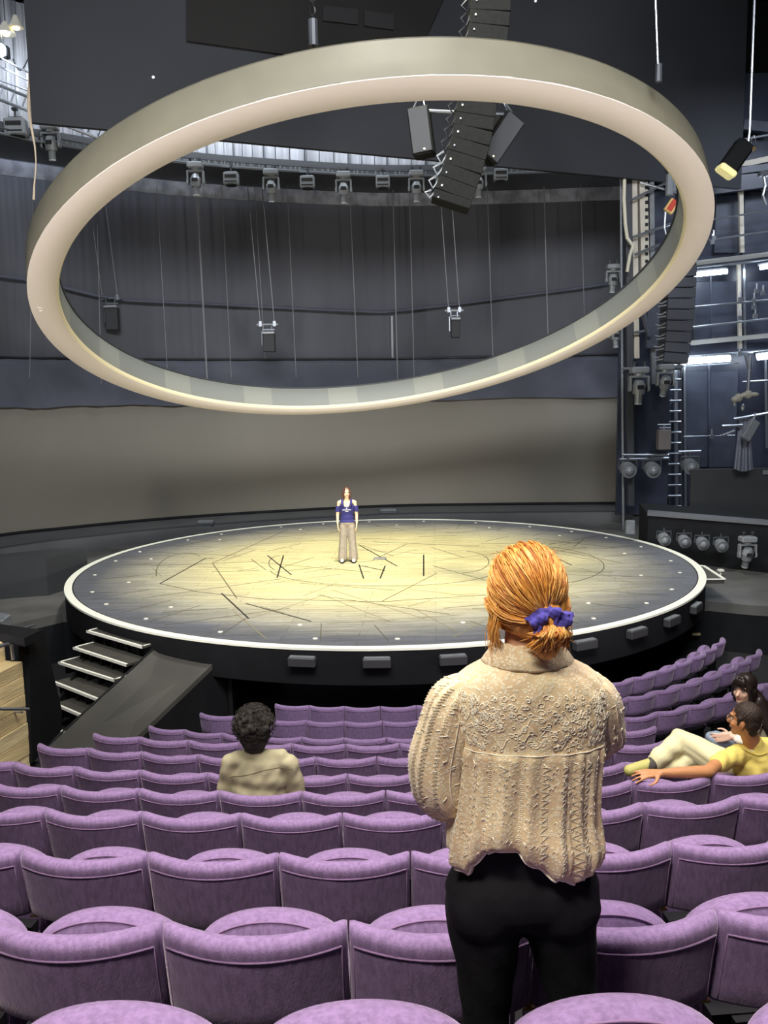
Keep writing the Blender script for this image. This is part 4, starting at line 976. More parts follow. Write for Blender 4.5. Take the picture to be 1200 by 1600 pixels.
# ================================================================ PEOPLE
def blob(mb, name, m, parent=None, vox=.01, smooth=4, cuts=(), loc=None, disp=None, thick=0):
    me = D.meshes.new('tmp'); me.from_pydata(mb.v, [], mb.f); o = D.objects.new('tmp', me); COL.objects.link(o)
    r = o.modifiers.new('r', 'REMESH'); r.mode = 'VOXEL'; r.voxel_size = vox
    if smooth: s = o.modifiers.new('s', 'SMOOTH'); s.factor = .6; s.iterations = smooth
    dg = bpy.context.evaluated_depsgraph_get(); e = o.evaluated_get(dg); me2 = D.meshes.new_from_object(e); D.objects.remove(o); D.meshes.remove(me)
    bm = bmesh.new(); bm.from_mesh(me2)
    if disp:
        bm.normal_update()
        mv = [(v, v.normal*disp(v.co)) for v in bm.verts]
        for v, d_ in mv: v.co += d_
    for co, no in cuts:
        bmesh.ops.bisect_plane(bm, geom=bm.verts[:]+bm.edges[:]+bm.faces[:], plane_co=co, plane_no=no, clear_outer=True)
    for f in bm.faces: f.smooth = True
    bm.to_mesh(me2); bm.free(); me2.name = name; me2.materials.clear(); me2.materials.append(m)
    n = D.objects.new(name, me2); put(n, parent)
    if loc: n.location = loc
    return n
def frame(fwd, up=(0, 0, 1)):
    f = Vector(fwd).normalized(); x = f.cross(Vector(up)).normalized(); z = x.cross(f); return Matrix((x, f, z)).transposed()   # columns right, forward, up
def head_prims(mb, c, R, s=1.0):
    P = lambda *p: Vector(c)+R @ (Vector(p)*s)
    mb.ell(P(0, -.012, .032), (.074*s, .092*s, .088*s), R); mb.ell(P(0, .018, -.03), (.060*s, .072*s, .082*s), R)
    mb.ell(P(0, .058, -.092), (.028*s, .026*s, .022*s), R); mb.cap(P(0, .080, .004), .008*s, P(0, .102, -.030), .0125*s, 8)
    for k in (-1, 1):
        mb.ell(P(k*.074, -.005, -.012), (.010*s, .020*s, .030*s), R, 10, 7); mb.ell(P(k*.034, .060, -.030), (.024*s, .022*s, .024*s), R, 10, 7)
        mb.cap(P(k*.012, .084, .030), .008*s, P(k*.045, .070, .032), .008*s, 8)
EYEW = mat('eye_white', (235, 230, 225), .3); IRIS = mat('eye_iris', (50, 34, 24), .2); LIPM = mat('lips', (196, 118, 104), .5)
def face_parts(par, c, R, s, browm, off):
    P = lambda *p: Vector(c)+R @ (Vector(p)*s)-off
    for k in (-1, 1):
        mb = MB(); mb.ell(P(k*.031, .0715, .006), (.0135*s, .0085*s, .007*s), R, 10, 7); e = mb.obj('eye', EYEW, par, True)
        mb = MB(); mb.ell(P(k*.031, .0785, .006), (.006*s, .003*s, .006*s), R, 8, 6); mb.obj('iris', IRIS, e)
        mb = MB(); mb.tube([P(k*.014, .088, .026), P(k*.032, .087, .032), P(k*.050, .074, .026)], .0035*s, 5); mb.obj('eyebrow', browm, par)
    mb = MB(); mb.tube([P(-.022, .078, -.060), P(-.008, .0895, -.056), P(0, .0905, -.058), P(.008, .0895, -.056), P(.022, .078, -.060)], [.0015*s, .004*s, .004*s, .004*s, .0015*s], 6)
    mb.tube([P(-.018, .080, -.064), P(0, .0885, -.067), P(.018, .080, -.064)], [.0015*s, .0045*s, .0015*s], 6); mb.obj('lips', LIPM, par, True)
def hand_prims(mb, w, d, n, side=1, curl=.3, s=1.0, spread=.12):
    """w wrist, d direction of the fingers, n normal of the back of the hand, side +1 thumb on (d x n) side"""
    w, d, n = Vector(w), Vector(d).normalized(), Vector(n).normalized(); n = (n-d*n.dot(d)).normalized(); t = d.cross(n)*side
    L = .088*s
    for k, q in enumerate((.030, .011, -.009, -.027)):
        mb.cap(w+t*q*.55*s, .0135*s, w+d*L+t*q*s, .0115*s, 8)
        ln = (.040, .044, .041, .032)[k]*s; p = w+d*L+t*q*s; dd = (d+t*(q*spread/.03)).normalized(); rr = .0095*s
        for j in range(3):
            dd = (Matrix.Rotation(-curl*(1+.25*j)*1.0, 3, d.cross(n)) @ dd) if False else (dd*math.cos(curl)-n*math.sin(curl)).normalized()
            l_ = ln*(1, .68, .55)[j]; q2 = p+dd*l_; mb.cap(p, rr, q2, rr*.9, 8); p = q2; rr *= .9
    p = w+d*.02*s+t*.026*s; a_ = (d*.55+t*.8-n*.25).normalized(); q2 = p+a_*.042*s; mb.cap(p, .0145*s, q2, .0115*s, 8); a_ = (d*.85+t*.45-n*.3).normalized(); q3 = q2+a_*.032*s; mb.cap(q2, .011*s, q3, .010*s, 8); mb.cap(q3, .0095*s, q3+(d*.95-n*.2)*.024*s, .008*s, 8)

# ---------------------------------------------------------------- HERO: standing woman seen from behind
HO = Vector((.318, 1.93, 1.70))
hero = empty('person', HO, 'person with ginger hair in a cream lace blouse standing with back to camera', 'person')
def hz(x, y, h): return Vector((x, y, h-.04))      # local, h counted from 1.66
HAIRO = mat('ginger_hair', (224, 156, 70), .45, noise=.25, nscale=30, stretch=(3, 3, .4), spec=.5)
HAIRO2 = mat('ginger_hair_light', (244, 188, 108), .45, spec=.5); HAIRO3 = mat('ginger_hair_dark', (182, 108, 42), .5)
HC = hz(.012, .02, 1.535)
mb = MB(); Rh = frame((-.05, 1, -.10)); head_prims(mb, HC, Rh, .98)
mb.cap(hz(.012, .0, 1.36), .056, hz(.012, .01, 1.47), .052)
mb.ell(hz(.01, 0, 1.24), (.155, .085, .14)); mb.ell(hz(.005, .01, 1.05), (.13, .085, .12)); mb.ell(hz(.0, 0, .86), (.13, .075, .11))
for k in (-1, 1):
    mb.cap(hz(.01+k*.09, 0, 1.315), .04, hz(.01+k*.13, 0, 1.295), .034); KX = -.088 if k < 0 else .130; mb.cap(hz(k*.085, 0, .78), .065, hz(KX, .01, .50), .045); mb.cap(hz(KX, .01, .50), .043, hz(KX, -.01, .10), .034); mb.cap(hz(KX, -.01, .075), .035, hz(KX+k*.005, .13, .065), .028)
EL = hz(-.195, .0, 1.10); ER = hz(.205, .08, 1.14); WL = hz(-.10, .22, 1.10); WR = hz(.10, .25, 1.16)
mb.cap(hz(-.135, 0, 1.29), .034, EL, .034); mb.cap(EL, .037, WL, .026); mb.cap(hz(.155, 0, 1.29), .034, ER, .034); mb.cap(ER, .037, WR, .026)
hand_prims(mb, WL, (.6, .6, .5), (-.6, .5, -.3), -1, .5); hand_prims(mb, WR, (-.6, .6, .5), (.6, .5, -.3), 1, .5)
body = blob(mb, 'body', SKIN, hero, .006, 3)
face_parts(body, HC, Rh, .98, HAIRO3, Vector((0, 0, 0)))
# black trousers
PANTS = mat('black_trousers', (21, 21, 25), .8, noise=.15, nscale=10, bump=.2, bscale=40, spec=.25)
mb = MB()
mb.ell(hz(-.005, .0, .93), (.155, .105, .09)); mb.ell(hz(.0, -.01, .83), (.190, .118, .10))
for k in (-1, 1):
    x = -.003+k*.090
    mb.ell(hz(x+k*.004, -.035, .80), (.092, .085, .095)); KX = -.088 if k < 0 else .130; mb.cap(hz(x, -.005, .78), .098, hz((x+KX)/2-k*.004, .0, .66), .082); mb.cap(hz((x+KX)/2-k*.004, 0, .66), .082, hz(KX, .005, .50), .062); mb.cap(hz(KX, .005, .50), .062, hz(KX, -.01, .12), .048)
def pf_(co): return .003*math.sin(co.x*60+co.z*18)*math.sin(co.z*31)
blob(mb, 'trousers', PANTS, hero, .008, 6, cuts=[(hz(0, 0, .985), (0, 0, 1)), (hz(0, 0, .10), (0, 0, -1))], disp=pf_)
mb = MB()
for k in (-1, 1): KX = -.088 if k < 0 else .130; mb.cap(hz(KX, -.03, .075), .042, hz(KX+k*.008, .15, .062), .034)
blob(mb, 'shoes', BLACKP, hero, .008, 3)
# blouse --------------------------------------------------------
bmn = D.materials.new('cream_lace'); bmn.use_nodes = True; nt = bmn.node_tree; N = nt.nodes; L = nt.links; b = N['Principled BSDF']
b.inputs['Roughness'].default_value = .8; b.inputs['Sheen Weight'].default_value = .25; b.inputs['Subsurface Weight'].default_value = .0
tc = N.new('ShaderNodeTexCoord')
vo = N.new('ShaderNodeTexVoronoi'); vo.inputs['Scale'].default_value = 120; L.new(tc.outputs['Object'], vo.inputs['Vector'])
r1 = N.new('ShaderNodeValToRGB'); L.new(vo.outputs['Distance'], r1.inputs[0]); e = r1.color_ramp.elements; e[0].position = .12; e[0].color = (0, 0, 0, 1); e[1].position = .5; e[1].color = (0, 0, 0, 1); q = e.new(.3); q.color = (1, 1, 1, 1)
no = N.new('ShaderNodeTexNoise'); no.inputs['Scale'].default_value = 190; L.new(tc.outputs['Object'], no.inputs['Vector'])
nl = N.new('ShaderNodeTexNoise'); nl.inputs['Scale'].default_value = 9; nl.inputs['Detail'].default_value = 3; L.new(tc.outputs['Object'], nl.inputs['Vector'])
rn_ = N.new('ShaderNodeValToRGB'); L.new(nl.outputs['Fac'], rn_.inputs[0]); rn_.color_ramp.elements[0].position = .35; rn_.color_ramp.elements[1].position = .65
rn_.color_ramp.elements[0].color = (*s2l((212, 184, 146)), 1); rn_.color_ramp.elements[1].color = (*s2l((228, 206, 164)), 1)
mx = N.new('ShaderNodeMix'); mx.data_type = 'RGBA'; L.new(r1.outputs[0], mx.inputs[0]); L.new(rn_.outputs[0], mx.inputs[6]); mx.inputs[7].default_value = (*s2l((244, 234, 206)), 1)
L.new(mx.outputs[2], b.inputs['Base Color'])
ad = N.new('ShaderNodeMath'); ad.operation = 'MULTIPLY_ADD'; ad.inputs[1].default_value = .5; L.new(no.outputs['Fac'], ad.inputs[0]); L.new(r1.outputs[0], ad.inputs[2])
bp = N.new('ShaderNodeBump'); bp.inputs['Strength'].default_value = .45; bp.inputs['Distance'].default_value = .002; L.new(ad.outputs[0], bp.inputs['Height']); L.new(bp.outputs[0], b.inputs['Normal'])
LACE = bmn; STITCH = mat('lace_stitching', (252, 244, 222), .75, sheen=.2)
SECT = [(1.425, .012, .005, .050, .052), (1.405, .012, .0, .062, .060), (1.392, .012, -.005, .095, .070), (1.378, .012, -.01, .135, .078), (1.355, .011, -.012, .165, .088), (1.32, .012, -.012, .182, .098), (1.27, .014, -.01, .186, .106), (1.21, .015, -.008, .176, .110), (1.15, .012, -.006, .170, .112), (1.08, .008, -.006, .168, .116), (1.00, .002, -.006, .170, .122), (.94, -.003, -.006, .173, .126), (.86, -.008, -.006, .170, .124)]
def sect(h):
    for i in range(len(SECT)-1):
        a, c = SECT[i], SECT[i+1]
        if a[0] >= h >= c[0]:
            u = (a[0]-h)/(a[0]-c[0]); return [a[j]+(c[j]-a[j])*u for j in range(1, 5)]
    return list(SECT[0][1:] if h > SECT[0][0] else SECT[-1][1:])
def lerp_tab(x, tab):
    if x <= tab[0][0]: return tab[0][1]
    for (a, va), (b_, vb) in zip(tab, tab[1:]):
        if a <= x <= b_: u = (x-a)/(b_-a); u = u*u*(3-2*u); return va+(vb-va)*u
    return tab[-1][1]
YOKE = 1.205
# theta: 0 right side (+x), -90 deg is the back facing the camera
HEM = [(-1.0, .925), (-.88, .908), (-.80, .898), (-.68, .935), (-.5, .972), (-.32, .985), (-.15, .975), (.05, .940), (.3, .908), (.6, .890), (.85, .892), (1.0, .905)]
def hem(th):
    x = math.cos(th); hh = lerp_tab(x, HEM)
    return hh if math.sin(th) < 0 else .93
FOLDS = [(-1.9, .11, .016), (-2.25, .07, .012), (-1.32, .07, .012), (-1.02, .06, .010), (-.78, .06, .010), (-2.6, .08, .012), (-1.62, .05, .008), (-.52, .05, .009), (-1.17, .03, .006), (-2.05, .04, .008)]
def bsurf(th, h, off=0.0):
    cx, cy, rx, ry = sect(h); k = 1.0
    x, y = math.cos(th), math.sin(th)
    e_ = .86; X = math.copysign(abs(x)**e_, x); Y = math.copysign(abs(y)**e_, y)
    f = 0.0
    hm = hem(th); t = max(0, (YOKE-h)/(YOKE-hm)) if h < YOKE else 0
    thn = th if th <= 0 else th-2*PI
    if t > 0:
        for c, w, am in FOLDS: f += 1.35*am*math.exp(-((thn-c-.05*t*(c+1.5))/w)**2)*min(1, .35+t*1.1)
        f += .0028*math.sin(thn*34)*(1-t)*min(1, t*14)+.003*math.sin(thn*21+h*9)*t
        bl = math.exp(-((t-.80)/.16)**2)*(.016 if math.cos(th) > -.1 else .006); f += bl
        if t > .93: f -= (t-.93)*.30
        f += .004
    else:
        f += .0022*math.sin(h*95+6*math.cos(th*3))*math.exp(-((thn+1.45)/.35)**2)+.0015*math.sin(thn*17+h*40)
    return hz(cx+(rx+f+off)*X, cy+(ry+f+off)*Y, h)
mb = MB(); g = []; NT = 220
for i in range(46):
    u = i/45; row = []
    for k in range(NT):
        th = -PI+2*PI*k/NT; hm = hem(th); h = 1.425-u*.22 if False else (1.425-(1.425-YOKE)*min(1, u/.36) if u < .36 else YOKE-(YOKE-hm)*((u-.36)/.64))
        row.append(bsurf(th, h))
    g.append(row)
# rolled hem inwards
row = [bsurf(-PI+2*PI*k/NT, hem(-PI+2*PI*k/NT)+.002, -.008) for k in range(NT)]; g.append(row)
row = [bsurf(-PI+2*PI*k/NT, hem(-PI+2*PI*k/NT)+.03, -.012) for k in range(NT)]; g.append(row)
mb.grid(g, closed=True); blouse = mb.obj('blouse', LACE, hero, True)
# puffed sleeves
def sleeve(path, radii, name, ph_):
    mb = MB(); pts = []; rs = []
    n = 34; m_ = 40; P = [Vector(p) for p in path]
    def cr(u):
        x = u*(len(P)-1); i = min(int(x), len(P)-2); w = x-i; p0, p1, p2, p3 = P[max(i-1, 0)], P[i], P[i+1], P[min(i+2, len(P)-1)]
        return .5*((2*p1)+(p2-p0)*w+(2*p0-5*p1+4*p2-p3)*w*w+(3*p1-p0-3*p2+p3)*w**3), radii[i]+(radii[i+1]-radii[i])*w
    g = []
    for i in range(n+1):
        u = i/n; p, r = cr(u); d = (cr(min(u+.02, 1))[0]-cr(max(u-.02, 0))[0]).normalized(); a = Vector((0, -1, 0)); a = (a-d*a.dot(d)).normalized(); b_ = d.cross(a)
        g.append([p+(a*math.cos(t)+b_*math.sin(t))*(r+.0035*math.sin(t*9+ph_+u*2)+.003*math.sin(u*22+3*math.sin(t+ph_))+.002*math.sin(t*17)) for t in [2*PI*k/m_ for k in range(m_)]])
    mb.grid(g, closed=True); o = mb.obj(name, LACE, blouse, True); return g, o
gL, sL = sleeve([hz(-.105, -.012, 1.345), hz(-.150, -.012, 1.312), hz(-.178, -.012, 1.25), hz(-.196, -.012, 1.16), hz(-.192, .0, 1.075), hz(-.150, .07, 1.045), hz(-.11, .19, 1.09)], [.022, .052, .062, .068, .070, .060, .034], 'sleeve', 0)
gR, sR = sleeve([hz(.120, -.010, 1.345), hz(.165, -.008, 1.312), hz(.184, .0, 1.25), hz(.198, .03, 1.20), hz(.190, .09, 1.165), hz(.15, .17, 1.16), hz(.11, .23, 1.165)], [.022, .046, .052, .053, .050, .045, .03], 'sleeve', 2)
# collar: folded band round the neck with pointed wings to the front
mb = MB(); g = []
for (h, r_, ry_) in ((1.418, .055, .056), (1.436, .060, .060), (1.440, .066, .064), (1.432, .074, .070), (1.412, .090, .082), (1.392, .103, .092), (1.387, .102, .090), (1.398, .090, .080)):
    row = []
    for k in range(61):
        th = -PI*1.32+PI*1.64*k/60 if False else -PI/2-2.35+4.7*k/60
        wing = 1-abs(k-30)/30; hh = h-.004*math.sin(k*.9)*.3-(0 if wing > .3 else (.3-wing)*.10)
        row.append(hz(.012+r_*math.cos(th)*1.05, .004+ry_*math.sin(th), hh))
    g.append(row)
mb.grid(g); col_ = mb.obj('collar', LACE, blouse, True)
# yoke seam and stitched ornament, laid on the cloth
mb = MB(); mb.tube([bsurf(-2.86+2.58*i/60, YOKE, .003) for i in range(61)], .0014, 5); mb.obj('yoke_seam', STITCH, blouse, True)
mb = MB(); mb.tube([bsurf(-PI+2*PI*i/160, hem(-PI+2*PI*i/160)+.004, .002) for i in range(161)], .0028, 5); mb.obj('hem_edge', STITCH, blouse, True)
random.seed(4)
mb = MB()
for i in range(330):       # little rings of the embroidery on the yoke
    th = -2.75+2.35*random.random(); h = 1.215+.13*random.random()**.9
    if h > 1.335: continue
    r_ = random.choice((.0034, .0042, .0055)); c = [bsurf(th+r_/.16*math.cos(a_), h+r_*math.sin(a_), .0014) for a_ in [2*PI*k/7 for k in range(7)]]
    mb.tube(c, .0010, 4, closed=True)
for i in range(26):
    th = -2.6+2.1*random.random(); h = 1.225+.10*random.random(); d_ = random.choice((-1, 1)); mb.tube([bsurf(th+d_*.022*k, h+.011*math.sin(k*.8+i), .0014) for k in range(9)], .0010, 4)
o = mb.obj('yoke_embroidery', STITCH, blouse, True)
mb = MB()
for c in (-2.62, -2.38, -2.12, -1.92, -1.70, -1.48, -1.27, -1.08, -.88, -.68, -.48):   # zigzags and ladders down the gathered skirt
    hm = hem(c); n = int((YOKE-.02-hm-.02)/.0095)
    kind = int(abs(c*100)) % 3
    pts = []
    for i in range(n):
        h = YOKE-.02-i*.0095; th = c+.05*(c+1.5)*((YOKE-h)/(YOKE-hm))
        if kind == 0: pts.append(bsurf(th+(.055 if i % 2 else -.055), h, .0016))
        elif kind == 1:
            pts.append(bsurf(th+(.035 if i % 2 else -.035), h, .0016))
            if i % 2: mb.tube([bsurf(th-.035, h+.003, .0014), bsurf(th+.035, h+.003, .0014)], .0009, 4)
        else:
            r_ = .0030; cc = [bsurf(th+r_/.16*math.cos(a_), h+r_*math.sin(a_), .0014) for a_ in [2*PI*k/6 for k in range(6)]]; mb.tube(cc, .0009, 4, closed=True)
    if pts: mb.tube(pts, .0012, 4)
for i in range(150):
    th = -2.8+2.5*random.random(); h = .95+.24*random.random()
    if h < hem(th)+.02: continue
    mb.tube([bsurf(th-.02, h-.003, .0014), bsurf(th, h+.003, .0014), bsurf(th+.02, h-.003, .0014)], .0009, 4)
mb.obj('skirt_embroidery', STITCH, blouse, True)
def on_g(g, i, k): i0 = int(i); w = i-i0; k = int(k) % len(g[0]); a = g[min(i0, len(g)-1)][k]; b_ = g[min(i0+1, len(g)-1)][k]; return a.lerp(b_, w)
for (g, s_o, cols) in ((gL, sL, (38, 1, 4, 7, 10, 34)), (gR, sR, (36, 0, 4))):
    mb = MB()
    for ci_, k in enumerate(cols):
        p = [on_g(g, 5+.25*i, k+(i % 2 if ci_ > 0 else 0)) for i in range(80)]
        c = sum((Vector(q) for q in p), Vector())/len(p)
        mb.tube([q+(q-Vector(sum((Vector(v) for v in g[min(5+int(.25*i), 33)]), Vector())/len(g[0]))).normalized()*.0014 for i, q in enumerate(p)], .0012, 4)
    for i in range(160):
        a_, k = random.uniform(4, 26), random.randrange(len(g[0])); q = on_g(g, a_, k); q2 = on_g(g, a_+.3, k+1); ctr = sum((Vector(v) for v in g[int(a_)]), Vector())/len(g[0]); n_ = (q-ctr).normalized()*.0014; mb.tube([q+n_, q2+n_], .0012, 4)
    mb.obj('sleeve_embroidery', STITCH, s_o, True)
# hair -----------------------------------------------------------
BUN = hz(.050, -.085, 1.505)
mb = MB(); HCC = HC+Vector((.0, -.012, .018))
mb.ell(HCC+Vector((0, .0, .012)), (.084, .100, .098), Rh, 20, 14); mb.ell(HCC+Vector((.008, -.03, -.035)), (.080, .068, .072), None, 18, 12); mb.ell(HCC+Vector((-.002, -.002, -.045)), (.086, .055, .062), None, 18, 12)
mb.cap(HCC+Vector((.02, -.06, -.03)), .05, BUN, .028)
hair = blob(mb, 'hair', HAIRO, hero, .006, 5, disp=lambda c: .0012*math.sin(c.x*330+c.y*60)*math.sin(c.z*40+1))
def scalp(dirv, off=0.0):
    d = Vector(dirv).normalized(); return HCC+Vector((0, 0, .010))+Vector((d.x*(.086+off), d.y*(.102+off), d.z*(.100+off)))
groups = [MB(), MB(), MB()]
bd = (BUN-HCC).normalized()
random.seed(9)
for i in range(1100):
    a_ = random.uniform(-PI, PI); 
    # start directions on a ring round the face hairline and crown
    st_ = Vector((math.sin(a_)*1.0, .55+.25*math.cos(a_*2), math.cos(a_)*.95)) if random.random() < .55 else Vector((random.uniform(-1, 1), random.uniform(-.5, .6), random.uniform(-.1, 1)))
    st_.normalize()
    if i > 620: st_ = Vector((random.choice((-1, 1))*random.uniform(.5, 1), random.uniform(-.35, .45), random.uniform(-.9, -.2))).normalized()
    elif st_.z < -.35: continue
    off = random.uniform(.001, .006)+(random.uniform(.004, .014) if i > 620 else 0); pts = []; n = 11
    sw = random.uniform(-.12, .12)
    for k in range(n):
        u = k/(n-1); d = st_.lerp(bd, u**.9); 
        d = d+Vector((sw*math.sin(u*PI), -.12*math.sin(u*PI), -.10*math.sin(u*PI)))
        p = scalp(d, off*(1-u*.5)+.002*math.sin(u*9+i))
        if u > .82: p = p.lerp(BUN+Vector((random.uniform(-.012, .012), .004, random.uniform(-.012, .012))), (u-.82)/.18)
        pts.append(p)
    groups[random.choice((0, 0, 1, 2))].tube(pts, [.0014]*(n-1)+[.0008], 4)
for m_, gmb in zip((HAIRO, HAIRO2, HAIRO3), groups): gmb.obj('hair_strands', m_, hair, True)['kind'] = 'stuff'
# tail fanning out under the scrunchie
groups = [MB(), MB(), MB()]
for i in range(260):
    a_ = random.gauss(-.08, .42); l_ = random.uniform(.042, .070); o_ = Vector((random.uniform(-.022, .022), random.uniform(-.02, .012), 0))
    e_ = BUN+Vector((-.012+math.sin(a_)*l_*1.05, -.012+random.uniform(-.02, .025), -math.cos(a_)*l_-.01))
    m1 = BUN+o_+Vector((math.sin(a_)*.030, -.030, -.022)); groups[i % 3].tube([BUN+o_*.6, BUN+o_+Vector((0, -.018, -.006)), m1, m1.lerp(e_, .55)+Vector((0, -.004, 0)), e_], [.0022, .0028, .0028, .0022, .0006], 4)
for m_, gmb in zip((HAIRO, HAIRO2, HAIRO3), groups): gmb.obj('ponytail', m_, hair, True)
mb = MB()
mb.ell(BUN+Vector((-.012, -.012, -.045)), (.034, .022, .042), None, 14, 10); blob(mb, 'ponytail', HAIRO, hair, .006, 3)
# loose strands beside face and neck
groups = [MB(), MB()]
for i in range(150):
    s_ = -1 if i < 90 else 1; b0 = HCC+Vector((s_*random.uniform(.070, .084), random.uniform(-.055, .03), random.uniform(-.06, .0)))
    ln_ = random.uniform(.06, .115) if s_ < 0 else random.uniform(.05, .085)
    cv = random.uniform(-.006, .012); groups[i % 2].tube([b0, b0+Vector((s_*.004, 0, -ln_*.35)), b0+Vector((s_*(.003+cv), -.004, -ln_*.7)), b0+Vector((s_*(-.004+cv*1.5), -.006, -ln_))], [.0012, .0013, .0011, .0004], 4)
for i in range(40):
    a_ = random.uniform(-1.4, 1.4); p = scalp((math.sin(a_), random.uniform(-.3, .3), math.cos(a_)), .004); groups[i % 2].tube([p, p+Vector((math.sin(a_)*.006+random.uniform(-.006, .006), 0, .006)), p+Vector((math.sin(a_)*.010+random.uniform(-.012, .012), 0, .004))], [.0006, .0005, .0003], 4)
for m_, gmb in zip((HAIRO2, HAIRO), groups): gmb.obj('loose_strands', m_, hair, True)['kind'] = 'stuff'
# scrunchie: crumpled ring of cloth
SCR = mat('blue_violet_scrunchie', (74, 66, 158), .85, noise=.25, nscale=60, sheen=.6)
mb = MB(); g = []
Rs = Matrix.Rotation(-.12, 3, 'Y'); SC0 = BUN+Vector((-.006, -.012, .004))
for i in range(64):
    a_ = 2*PI*i/64; row = []
    R0_ = .026+.004*math.sin(a_*3+1); rr = .0145+.004*math.sin(a_*7)+.003*math.sin(a_*13+1)
    ctr = Vector((R0_*1.25*math.cos(a_), -.006*math.sin(a_*2), R0_*.62*math.sin(a_)+.003*math.sin(a_*5)))
    rad = Vector((math.cos(a_), 0, math.sin(a_)))
    for k in range(14):
        b_ = 2*PI*k/14; q = rr*(1+.22*math.sin(b_*3+a_*9)+.12*math.sin(b_*5-a_*14)); row.append(SC0+Rs @ (ctr+rad*q*math.cos(b_)+Vector((0, 1, 0))*q*math.sin(b_)))
    g.append(row)
g.append(g[0]); mb.grid(g, closed=True)
for (dx, dz, r_) in ((.012, .022, .013), (-.020, .008, .012), (.036, .002, .012), (-.036, -.003, .010), (.024, -.008, .012)): mb.ell(SC0+Vector((dx, -.016, dz)), (r_*1.2, r_*.8, r_), None, 10, 7)
blob(mb, 'scrunchie', SCR, hair, .0035, 2, disp=lambda c: .0016*math.sin(c.x*420+c.z*200)*math.sin(c.z*380-c.x*160))

# ---------------------------------------------------------------- PERFORMER on the disc
PO = Vector((-.836, 19.08, 0.006))
pf1 = empty('person', PO, 'person in navy cold-shoulder top and wide grey trousers standing on the disc', 'person')
mb = MB(); Rp = frame((.12, -1, -.04)); hc = Vector((0, 0, 1.585)); head_prims(mb, hc, Rp, 1.0)
mb.cap((0, .01, 1.40), .05, (0, .01, 1.50), .048); mb.ell((0, .01, 1.24), (.155, .09, .16)); mb.ell((0, .01, 1.02), (.13, .085, .13)); mb.ell((0, 0, .90), (.16, .10, .10))
for k in (-1, 1):
    mb.cap((k*.09, .01, 1.385), .05, (k*.17, .01, 1.355), .050); mb.cap((k*.17, .01, 1.355), .047, (k*.215, .01, 1.10), .036); mb.cap((k*.215, .01, 1.10), .035, (k*.215, -.05, .90), .025); hand_prims(mb, (k*.215, -.05, .885), (-.05*k, -.15, -1), (k, -.2, 0), -k, .22)
    mb.cap((k*.085, 0, .82), .075, (k*.10, 0, .45), .055); mb.cap((k*.10, 0, .45), .052, (k*.12, .01, .09), .038); mb.cap((k*.12, .01, .05), .035, (k*.13, -.10, .04), .03)
b1 = blob(mb, 'body', mat('skin_pale', (236, 200, 160), .55), pf1, .007, 3); face_parts(b1, hc, Rp, 1.0, mat('brown_hair', (74, 44, 30), .5, noise=.3, nscale=30), Vector())
NAVYT = mat('navy_top', (46, 44, 108), .8, noise=.1, nscale=8)
mb = MB(); mb.ell((0, .005, 1.22), (.168, .112, .19)); mb.ell((0, .005, 1.02), (.148, .105, .14)); mb.ell((0, .0, .93), (.172, .115, .07))
for k in (-1, 1): mb.cap((k*.105, .005, 1.36), .050, (k*.11, .005, 1.28), .07)
tp = blob(mb, 'top', NAVYT, pf1, .009, 4, cuts=[((0, 0, .895), (0, 0, -1)), ((0, .03, 1.385), (0, -.85, 1.0))])
for k in (-1, 1):
    mb = MB(); mb.tube([(k*.085, -.112, 1.27), (k*.098, -.085, 1.36), (k*.105, -.02, 1.432), (k*.105, .04, 1.430), (k*.10, .085, 1.35)], [.030, .028, .024, .024, .028], 8); mb.obj('strap', NAVYT, tp, True)
for k in (-1, 1): mb = MB(); mb.cap((k*.187, .01, 1.30), .060, (k*.212, .01, 1.165), .054); blob(mb, 'sleeve', NAVYT, tp, .008, 2, cuts=[((0, 0, 1.15), (0, 0, -1)), ((0, 0, 1.285), (0, 0, 1))])
mb = MB()
for i in range(9): mb.box((-.088+.022*i, -.117-.006*math.cos((i-4)*.35)+.0, 1.205), (.016, .006, .014))
for i in range(4): mb.box((-.027+.018*i, -.128, 1.168), (.013, .006, .012))
mb.box((0, -.124, 1.24), (.022, .006, .022)); mb.obj('white_print', WHITE, tp)
GTR = mat('grey_trousers', (150, 140, 124), .85, noise=.1, nscale=14)
mb = MB(); mb.ell((0, 0, .90), (.165, .112, .10))
for k in (-1, 1): mb.cap((k*.078, 0, .83), .095, (k*.098, 0, .50), .088); mb.cap((k*.098, 0, .50), .088, (k*.125, .0, .10), .100)
blob(mb, 'trousers', GTR, pf1, .009, 4, cuts=[((0, 0, .97), (0, 0, 1)), ((0, 0, .05), (0, 0, -1))], disp=lambda c: .007*math.sin(math.atan2(c.y, abs(c.x)-.1)*7+c.z*3)*(1-min(1, c.z)))
for k in (-1, 1):
    mb = MB(); mb.cap((k*.125, .02, .045), .045, (k*.135, -.15, .04), .038); sh_ = blob(mb, 'shoe', WHITE, pf1, .008, 2, cuts=[((0, 0, .022), (0, 0, -1))])
    mb = MB(); mb.prism([(k*.13+.055*math.cos(a_), -.065+.14*math.sin(a_)) for a_ in [2*PI*i/14 for i in range(14)]], .0, .024); mb.obj('sole', BLACKP, sh_)
BRH = D.materials['brown_hair']
mb = MB(); mb.ell(hc+Vector((0, .02, .03)), (.088, .10, .10)); mb.ell(hc+Vector((0, .055, -.09)), (.10, .055, .13))
for k in (-1, 1): mb.cap(hc+Vector((k*.078, -.02, .03)), .026, hc+Vector((k*.088, -.01, -.19)), .030)
blob(mb, 'hair', BRH, pf1, .008, 3, disp=lambda c: .003*math.sin(c.x*150))

